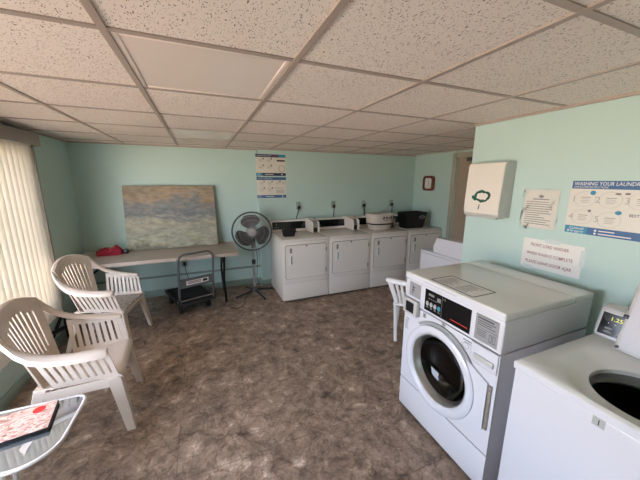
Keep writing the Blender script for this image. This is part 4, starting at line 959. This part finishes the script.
# front details
pl = Pl((FLX0 - 0.004, FLY1, 1.006), *XR)     # x from the far left edge, y down from the top
def at(y, z): return FLY1 - y, 1.006 - z
b = MB(); x, y = at(1.302, 0.990); x2, y2 = at(0.968, 0.853); pl.rect(b, x, y, x2, y2, 0.0, 0.003); cpn = b.build('control_panel', M['blackgloss'], t, smooth=False)
b = MB()
x2_, _ = at(1.165, 0.9); pl.rect(b, x2_, y + 0.004, x2_ + 0.0015, y2 - 0.004, 0.0032)
pl.rect(b, x + 0.10, y + 0.025, x + 0.128, y + 0.050, 0.0032)
pl.ring(b, x2_ + 0.018, y + 0.016, 0.009, 0.006, 0.002, 0.0032)
for k in range(4): pl.rect(b, x + 0.030 + 0.018 * k, y + 0.052, x + 0.042 + 0.018 * k, y + 0.056, 0.0032)
pl.rect(b, x + 0.03, y + 0.02, x + 0.075, y + 0.034, 0.0032)
b.build('panel_print', M['midgrey'], cpn, smooth=False)
for k in range(4):
    b = MB(); pl.disc(b, x + 0.026 + 0.031 * k, y + 0.088, 0.011, 0.015, 0.003, 0.004, n=16); b.build('button', M['grey'] if k < 3 else M['teal'], cpn)
    b = MB(); pl.rect(b, x + 0.018 + 0.031 * k, y + 0.110, x + 0.034 + 0.031 * k, y + 0.116, 0.0032); b.build('button_print', M['midgrey'], cpn, smooth=False)
b = MB(); x3, y3 = at(1.095, 0.882); pl.rect(b, x3, y3, x3 + 0.112, y3 + 0.0045, 0.0034); b.build('red_print', M['redink'], cpn, smooth=False)
b = MB(); x, y = at(1.447, 0.990); pl.rect(b, x, y, x + 0.102, y + 0.095, 0, 0.003); cp_ = b.build('coin_plate', M['labelgrey'], t, smooth=False)
b = MB(); pl.rect(b, x + 0.030, y + 0.02, x + 0.035, y + 0.075, 0.003); pl.rect(b, x + 0.035, y + 0.03, x + 0.05, y + 0.036, 0.003); pl.rect(b, x + 0.024, y + 0.048, x + 0.05, y + 0.053, 0.003); b.build('coin_print', M['ink'], cp_, smooth=False)
rd = MB().box(FLX0 - 0.034, 1.340, 0.772, FLX0 - 0.004, 1.470, 0.880, 0.006, 2).build('card_reader', M['silver'], t)
MB().box(FLX0 - 0.0365, 1.368, 0.792, FLX0 - 0.0335, 1.440, 0.862).build('reader_screen', M['black'], rd)
b = MB(); pl.rect(b, *at(0.940, 0.992), *at(0.815, 0.852), 0, 0.002); lb = b.build('instruction_label', M['labelgrey'], t, smooth=False)
b = MB(); x, y = at(0.940, 0.992)
pl.rect(b, x + 0.004, y + 0.004, x + 0.121, y + 0.006, 0.0022); pl.rect(b, x + 0.012, y + 0.014, x + 0.10, y + 0.022, 0.0022)
for k in range(3): pl.rect(b, x + 0.012, y + 0.030 + 0.011 * k, x + 0.11 - 0.02 * (k % 2), y + 0.034 + 0.011 * k, 0.0022)
pl.rect(b, x + 0.003, y + 0.068, x + 0.122, y + 0.070, 0.0022)
for k in range(4): pl.rect(b, x + 0.012, y + 0.078 + 0.010 * k, x + 0.065, y + 0.081 + 0.010 * k, 0.0022)
for xx in (0.082, 0.100):
    for q in ((xx, 0.082, xx + 0.014, 0.085), (xx, 0.12, xx + 0.014, 0.123), (xx, 0.082, xx + 0.002, 0.123), (xx + 0.012, 0.082, xx + 0.014, 0.123)): pl.rect(b, x + q[0], y + q[1], x + q[2], y + q[3], 0.0022)
b.build('label_print', M['darkgrey'], lb, smooth=False)
for yy_, zz in ((1.143, 0.812), (1.300, 0.806)):
    st_ = one('number_sticker', 'labelgrey', t, pl.rect, *at(yy_ + 0.014, zz + 0.016), *at(yy_ - 0.014, zz - 0.016), -0.0035); st_['label'] = 'small grey sticker reading 2'
    x, y = at(yy_, zz); one('number', 'ink', st_, pl.text, '2', x, y + 0.009, 0.020, -0.0022, 'CENTER', bold=0.01)
b = MB()
for k, (yy_, zz, wd) in enumerate(((1.005, 0.812, 0.10), (1.425, 0.79, 0.055), (1.465, 0.72, 0.03))):
    x, y = at(yy_, zz); pl.rect(b, x, y, x + wd, y + 0.007, -0.0035)
    pl.rect(b, x + 0.01, y + 0.014, x + wd * 0.8, y + 0.018, -0.0035)
x, y = at(0.985, 0.778); pl.ring(b, x, y + 0.002, 0.022, 0.017, 0.002, -0.0035); pl.disc(b, x + 0.042, y + 0.004, 0.008, 0.008, -0.0035)
x, y = at(1.475, 0.70); 
for k in range(5): pl.rect(b, x, y + 0.014 * k, x + 0.03, y + 0.006 + 0.014 * k, -0.0035)
b.build('front_print', M['midgrey'], t, smooth=False)
x, y = at(1.42, 1.006)
# detergent drawer
b = MB().box(FLX0 - 0.005, 0.800, 0.722, FLX0 + 0.0, 0.948, 0.824, 0.0015); dw = b.build('drawer', M['enamel'], t)
b = MB(); pl.rect(b, *at(0.952, 0.828), *at(0.797, 0.824), -0.0035); pl.rect(b, *at(0.952, 0.722), *at(0.797, 0.718), -0.0035); pl.rect(b, *at(0.952, 0.828), *at(0.949, 0.718), -0.0035); pl.rect(b, *at(0.800, 0.828), *at(0.797, 0.718), -0.0035); b.build('drawer_gap', M['labelgrey'], t, smooth=False)
MB().box(FLX0 - 0.016, 0.815, 0.745, FLX0 - 0.004, 0.925, 0.775, 0.005).build('drawer_handle', M['silver'], dw)
# clear instruction sticker on the worktop
ptop = Pl((1.285, 1.290, FLZ), (0, -1, 0), (-1, 0, 0), (0, 0, 1))
b = MB()
L_, D_ = 0.30, 0.170
for q in ((0, -0.004, L_, 0.004), (0, D_ - 0.004, L_, D_ + 0.004), (-0.004, 0, 0.004, D_), (L_ - 0.004, 0, L_ + 0.004, D_)):
    ptop.rect(b, q[0], q[1], q[2], q[3], 0.0003)
sb = b.build('worktop_sticker', M['darkgrey'], t, smooth=False)
b = MB()
for k in range(7):
    for j in range(2): ptop.rect(b, 0.03 + 0.13 * j, 0.025 + 0.018 * k, 0.03 + 0.13 * j + random.uniform(0.05, 0.10), 0.030 + 0.018 * k, 0.0003)
b.build('sticker_print', M['midgrey'], sb, smooth=False)
b = MB(); pe = Pl((FLX0 - 0.0135, FLY1, 1.05), *XR); pe.rect(b, 0.17, 0.018, 0.42, 0.022, 0.0002); b.build('edge_print', M['grey'], t, smooth=False)

# ================================================================= near top-load washer
AX0, AX1, AY0, AY1, AZ = 1.235, 1.96, 0.02, 0.705, 0.88
t = thing('top_load_washer', 'white top-load coin washer with its lid open, number 1 on the front', 'washer', ((AX0 + AX1) / 2, (AY0 + AY1) / 2, 0))
MB().box(AX0, AY0, 0.02, AX1, AY1, 0.838, 0.008, 3).build('cabinet', M['enamel'], t) if False else None
b = MB().box(AX0, AY0, 0.02, AX0 + 0.012, AY1, 0.836, 0.005).box(AX0 + 0.012, AY0, 0.02, AX1, AY0 + 0.012, 0.836).box(AX0 + 0.012, AY1 - 0.012, 0.02, AX1, AY1, 0.836).box(AX1 - 0.012, AY0 + 0.012, 0.02, AX1, AY1 - 0.012, 0.836)
b.build('cabinet', M['enamel'], t)
MB().box(AX0 + 0.03, AY0 + 0.02, 0.0, AX1 - 0.03, AY1 - 0.02, 0.022).build('plinth', M['black'], t)
hx, hy, hr = 1.492, 0.362, 0.182
b = MB(); X0, X1, Y0_, Y1_ = AX0 - 0.006, AX1, AY0 - 0.004, AY1 + 0.004
def rray(a, m_=0.0):
    c_, s_ = math.cos(a), math.sin(a); ks = []
    if c_ > 1e-6: ks.append((X1 - m_ - hx) / c_)
    if c_ < -1e-6: ks.append((X0 + m_ - hx) / c_)
    if s_ > 1e-6: ks.append((Y1_ - m_ - hy) / s_)
    if s_ < -1e-6: ks.append((Y0_ + m_ - hy) / s_)
    k_ = min(ks); return hx + k_ * c_, hy + k_ * s_
angs = sorted(set([2 * PI * k / 72 for k in range(72)] + [math.atan2(y - hy, x - hx) % (2 * PI) for x in (X0, X1) for y in (Y0_, Y1_)]))
rings = []
for a in angs:
    ox, oy = rray(a); ix, iy = rray(a, 0.012); c_, s_ = math.cos(a), math.sin(a)
    def sq(r, p=3.2): k_ = (abs(c_) ** p + abs(s_) ** p) ** (-1 / p); return r * k_
    # the shallow recess follows a rounded square, the opening is round
    r1, r2 = min(sq(0.250), 0.262), min(sq(0.232), 0.244)
    rings.append([b.bm.verts.new(p) for p in ((ox, oy, 0.840), (ox, oy, AZ - 0.010), (ix, iy, AZ), (hx + r1 * c_, hy + r1 * s_, AZ), (hx + r2 * c_, hy + r2 * s_, AZ - 0.012), (hx + (hr + 0.012) * c_, hy + (hr + 0.012) * s_, AZ - 0.012), (hx + hr * c_, hy + hr * s_, AZ - 0.022), (hx + hr * c_, hy + hr * s_, AZ - 0.05))])
for i in range(len(rings)):
    A, B = rings[i], rings[(i + 1) % len(rings)]
    for k in range(7): b.bm.faces.new((A[k], B[k], B[k + 1], A[k + 1]))
b.build('deck', M['enamel_top'], t, angle=50)
MB().box(AX0 - 0.0075, AY0, 0.842, AX0 - 0.0062, AY1, 0.868).build('deck_edge', M['enamel'], t)
MB().lathe([(0.182, -0.04), (0.178, -0.065), (0.172, -0.075), (0.180, -0.085), (0.200, -0.10)], (hx, hy, AZ), (0, 0, 1), 48).build('tub_ring', M['tubgrey'], t)
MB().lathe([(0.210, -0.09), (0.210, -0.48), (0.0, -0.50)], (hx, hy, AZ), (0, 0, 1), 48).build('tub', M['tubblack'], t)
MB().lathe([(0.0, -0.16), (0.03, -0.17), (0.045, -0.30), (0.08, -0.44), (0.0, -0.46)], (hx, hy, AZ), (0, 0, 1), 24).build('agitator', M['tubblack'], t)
# control head at the far end of the console, then the low console behind the lid
b = MB().prism([(1.825, 0, AZ), (1.865, 0, 1.015), (1.885, 0, 1.030), (1.955, 0, 1.030), (1.955, 0, AZ)], (0, 0.165, 0)); bmesh.ops.translate(b.bm, vec=(0, 0.540, 0), verts=b.bm.verts[:])
bmesh.ops.bevel(b.bm, geom=b.bm.edges[:], offset=0.006, segments=2, affect='EDGES')
hd = b.build('control_head', M['silver'], t)
un = Vector((0.040, 0, 0.135)).normalized(); pl = Pl(Vector((1.865, 0.705, 1.015)), (0, -1, 0), un, Vector((-un.z, 0, un.x)))
b = MB(); pl.rect(b, 0.014, 0.014, 0.152, 0.126, 0.0, 0.002); dp = b.build('display_panel', M['blackgloss'], hd, smooth=False)
b = MB(); pl.text(b, '1.25', 0.046, 0.048, 0.019, 0.0025, width=0.041, bold=0.01); b.build('digits', M['amber'], dp, smooth=False)
for k in range(4): one('indicator_light', 'grey', dp, pl.disc, 0.045 + 0.026 * k, 0.064, 0.003, 0.003, 0.002, n=8)
for x, y in ((0.052, 0.090), (0.100, 0.090), (0.052, 0.108), (0.100, 0.108)):
    b = MB(); pl.disc(b, x, y, 0.016, 0.006, 0.002, 0.002, n=16); b.build('button', M['midgrey'], dp)
b = MB().prism([(1.850, AY0 + 0.01, AZ), (1.875, AY0 + 0.01, 1.0), (1.955, AY0 + 0.01, 1.0), (1.955, AY0 + 0.01, AZ)], (0, 0.515, 0)); b.build('console', M['enamel_top'], t, smooth=False)
MB().cyl((1.915, 0.62, 1.0295), (1.915, 0.62, 1.034), 0.008, 14).build('lock', M['black'], hd)
# open lid leaning back against the console
la = math.atan2(0.085, 0.27); rl = Matrix.Rotation(la, 3, 'Y'); LO = (1.715, 0.362, AZ + 0.010)
lid = MB().box(1.710, 0.145, AZ + 0.010, 1.728, 0.580, AZ + 0.420, 0.008, 3, rot=rl, at=LO).build('lid', M['silver'], t)
MB().box(1.7065, 0.160, AZ + 0.024, 1.7105, 0.566, AZ + 0.406, 0.0015, rot=rl, at=LO).build('lid_liner', M['enamel'], lid)
for y in (0.572, 0.153):
    MB().cyl((1.704, y - 0.004, AZ + 0.030), (1.712, y - 0.004, AZ + 0.030), 0.007, 12).build('hinge_pin', M['darkgrey'], lid)
MB().box(1.700, 0.5675, AZ + 0.160, 1.716, 0.583, AZ + 0.180, 0.002, rot=rl, at=LO).build('bumper', M['black'], lid)
pl = Pl((AX0, AY1, AZ), *XR)
b = MB(); pl.rect(b, 0.278, 0.044, 0.314, 0.079, 0.0002, 0.0006); s1 = b.build('number_sticker', M['grey'], t, smooth=False); s1['label'] = 'small grey sticker reading 1'
b = MB(); pl.text(b, '1', 0.2965, 0.073, 0.023, 0.0014, 'CENTER'); b.build('number', M['ink'], s1, smooth=False)

# ================================================================= washer turned away, past the wall's end
BX0, BX1, BY0, BY1, BZ = 2.34, 3.00, 1.86, 2.55, 0.866
t = thing('top_load_washer', 'white washer seen from behind, past the end of the mint wall', 'washer', ((BX0 + BX1) / 2, (BY0 + BY1) / 2, 0))
MB().box(BX0, BY0, 0.02, BX1, BY1, BZ - 0.032, 0.005).build('cabinet', M['enamel'], t)
MB().box(BX0 + 0.03, BY0 + 0.03, 0.0, BX1 - 0.03, BY1 - 0.03, 0.022).build('plinth', M['black'], t)
MB().box(BX0 - 0.003, BY0 - 0.002, BZ - 0.028, BX1 + 0.002, BY1 + 0.002, BZ, 0.006, 2).build('top', M['enamel'], t)
MB().prism([(BX0 + 0.03, BY0 + 0.03, BZ), (BX0 + 0.03, BY1 - 0.17, BZ), (BX0 + 0.03, BY1 - 0.155, BZ + 0.055), (BX0 + 0.03, BY1 - 0.20, BZ + 0.165), (BX0 + 0.03, BY0 + 0.06, BZ + 0.175), (BX0 + 0.03, BY0 + 0.03, BZ + 0.12)], (0.10, 0, 0)).build('console', M['enamel'], t, smooth=False)
MB().box(BX0 + 0.20, BY0 + 0.12, BZ + 0.0005, BX1 - 0.05, BY1 - 0.12, BZ + 0.012, 0.004).build('lid', M['enamel'], t)
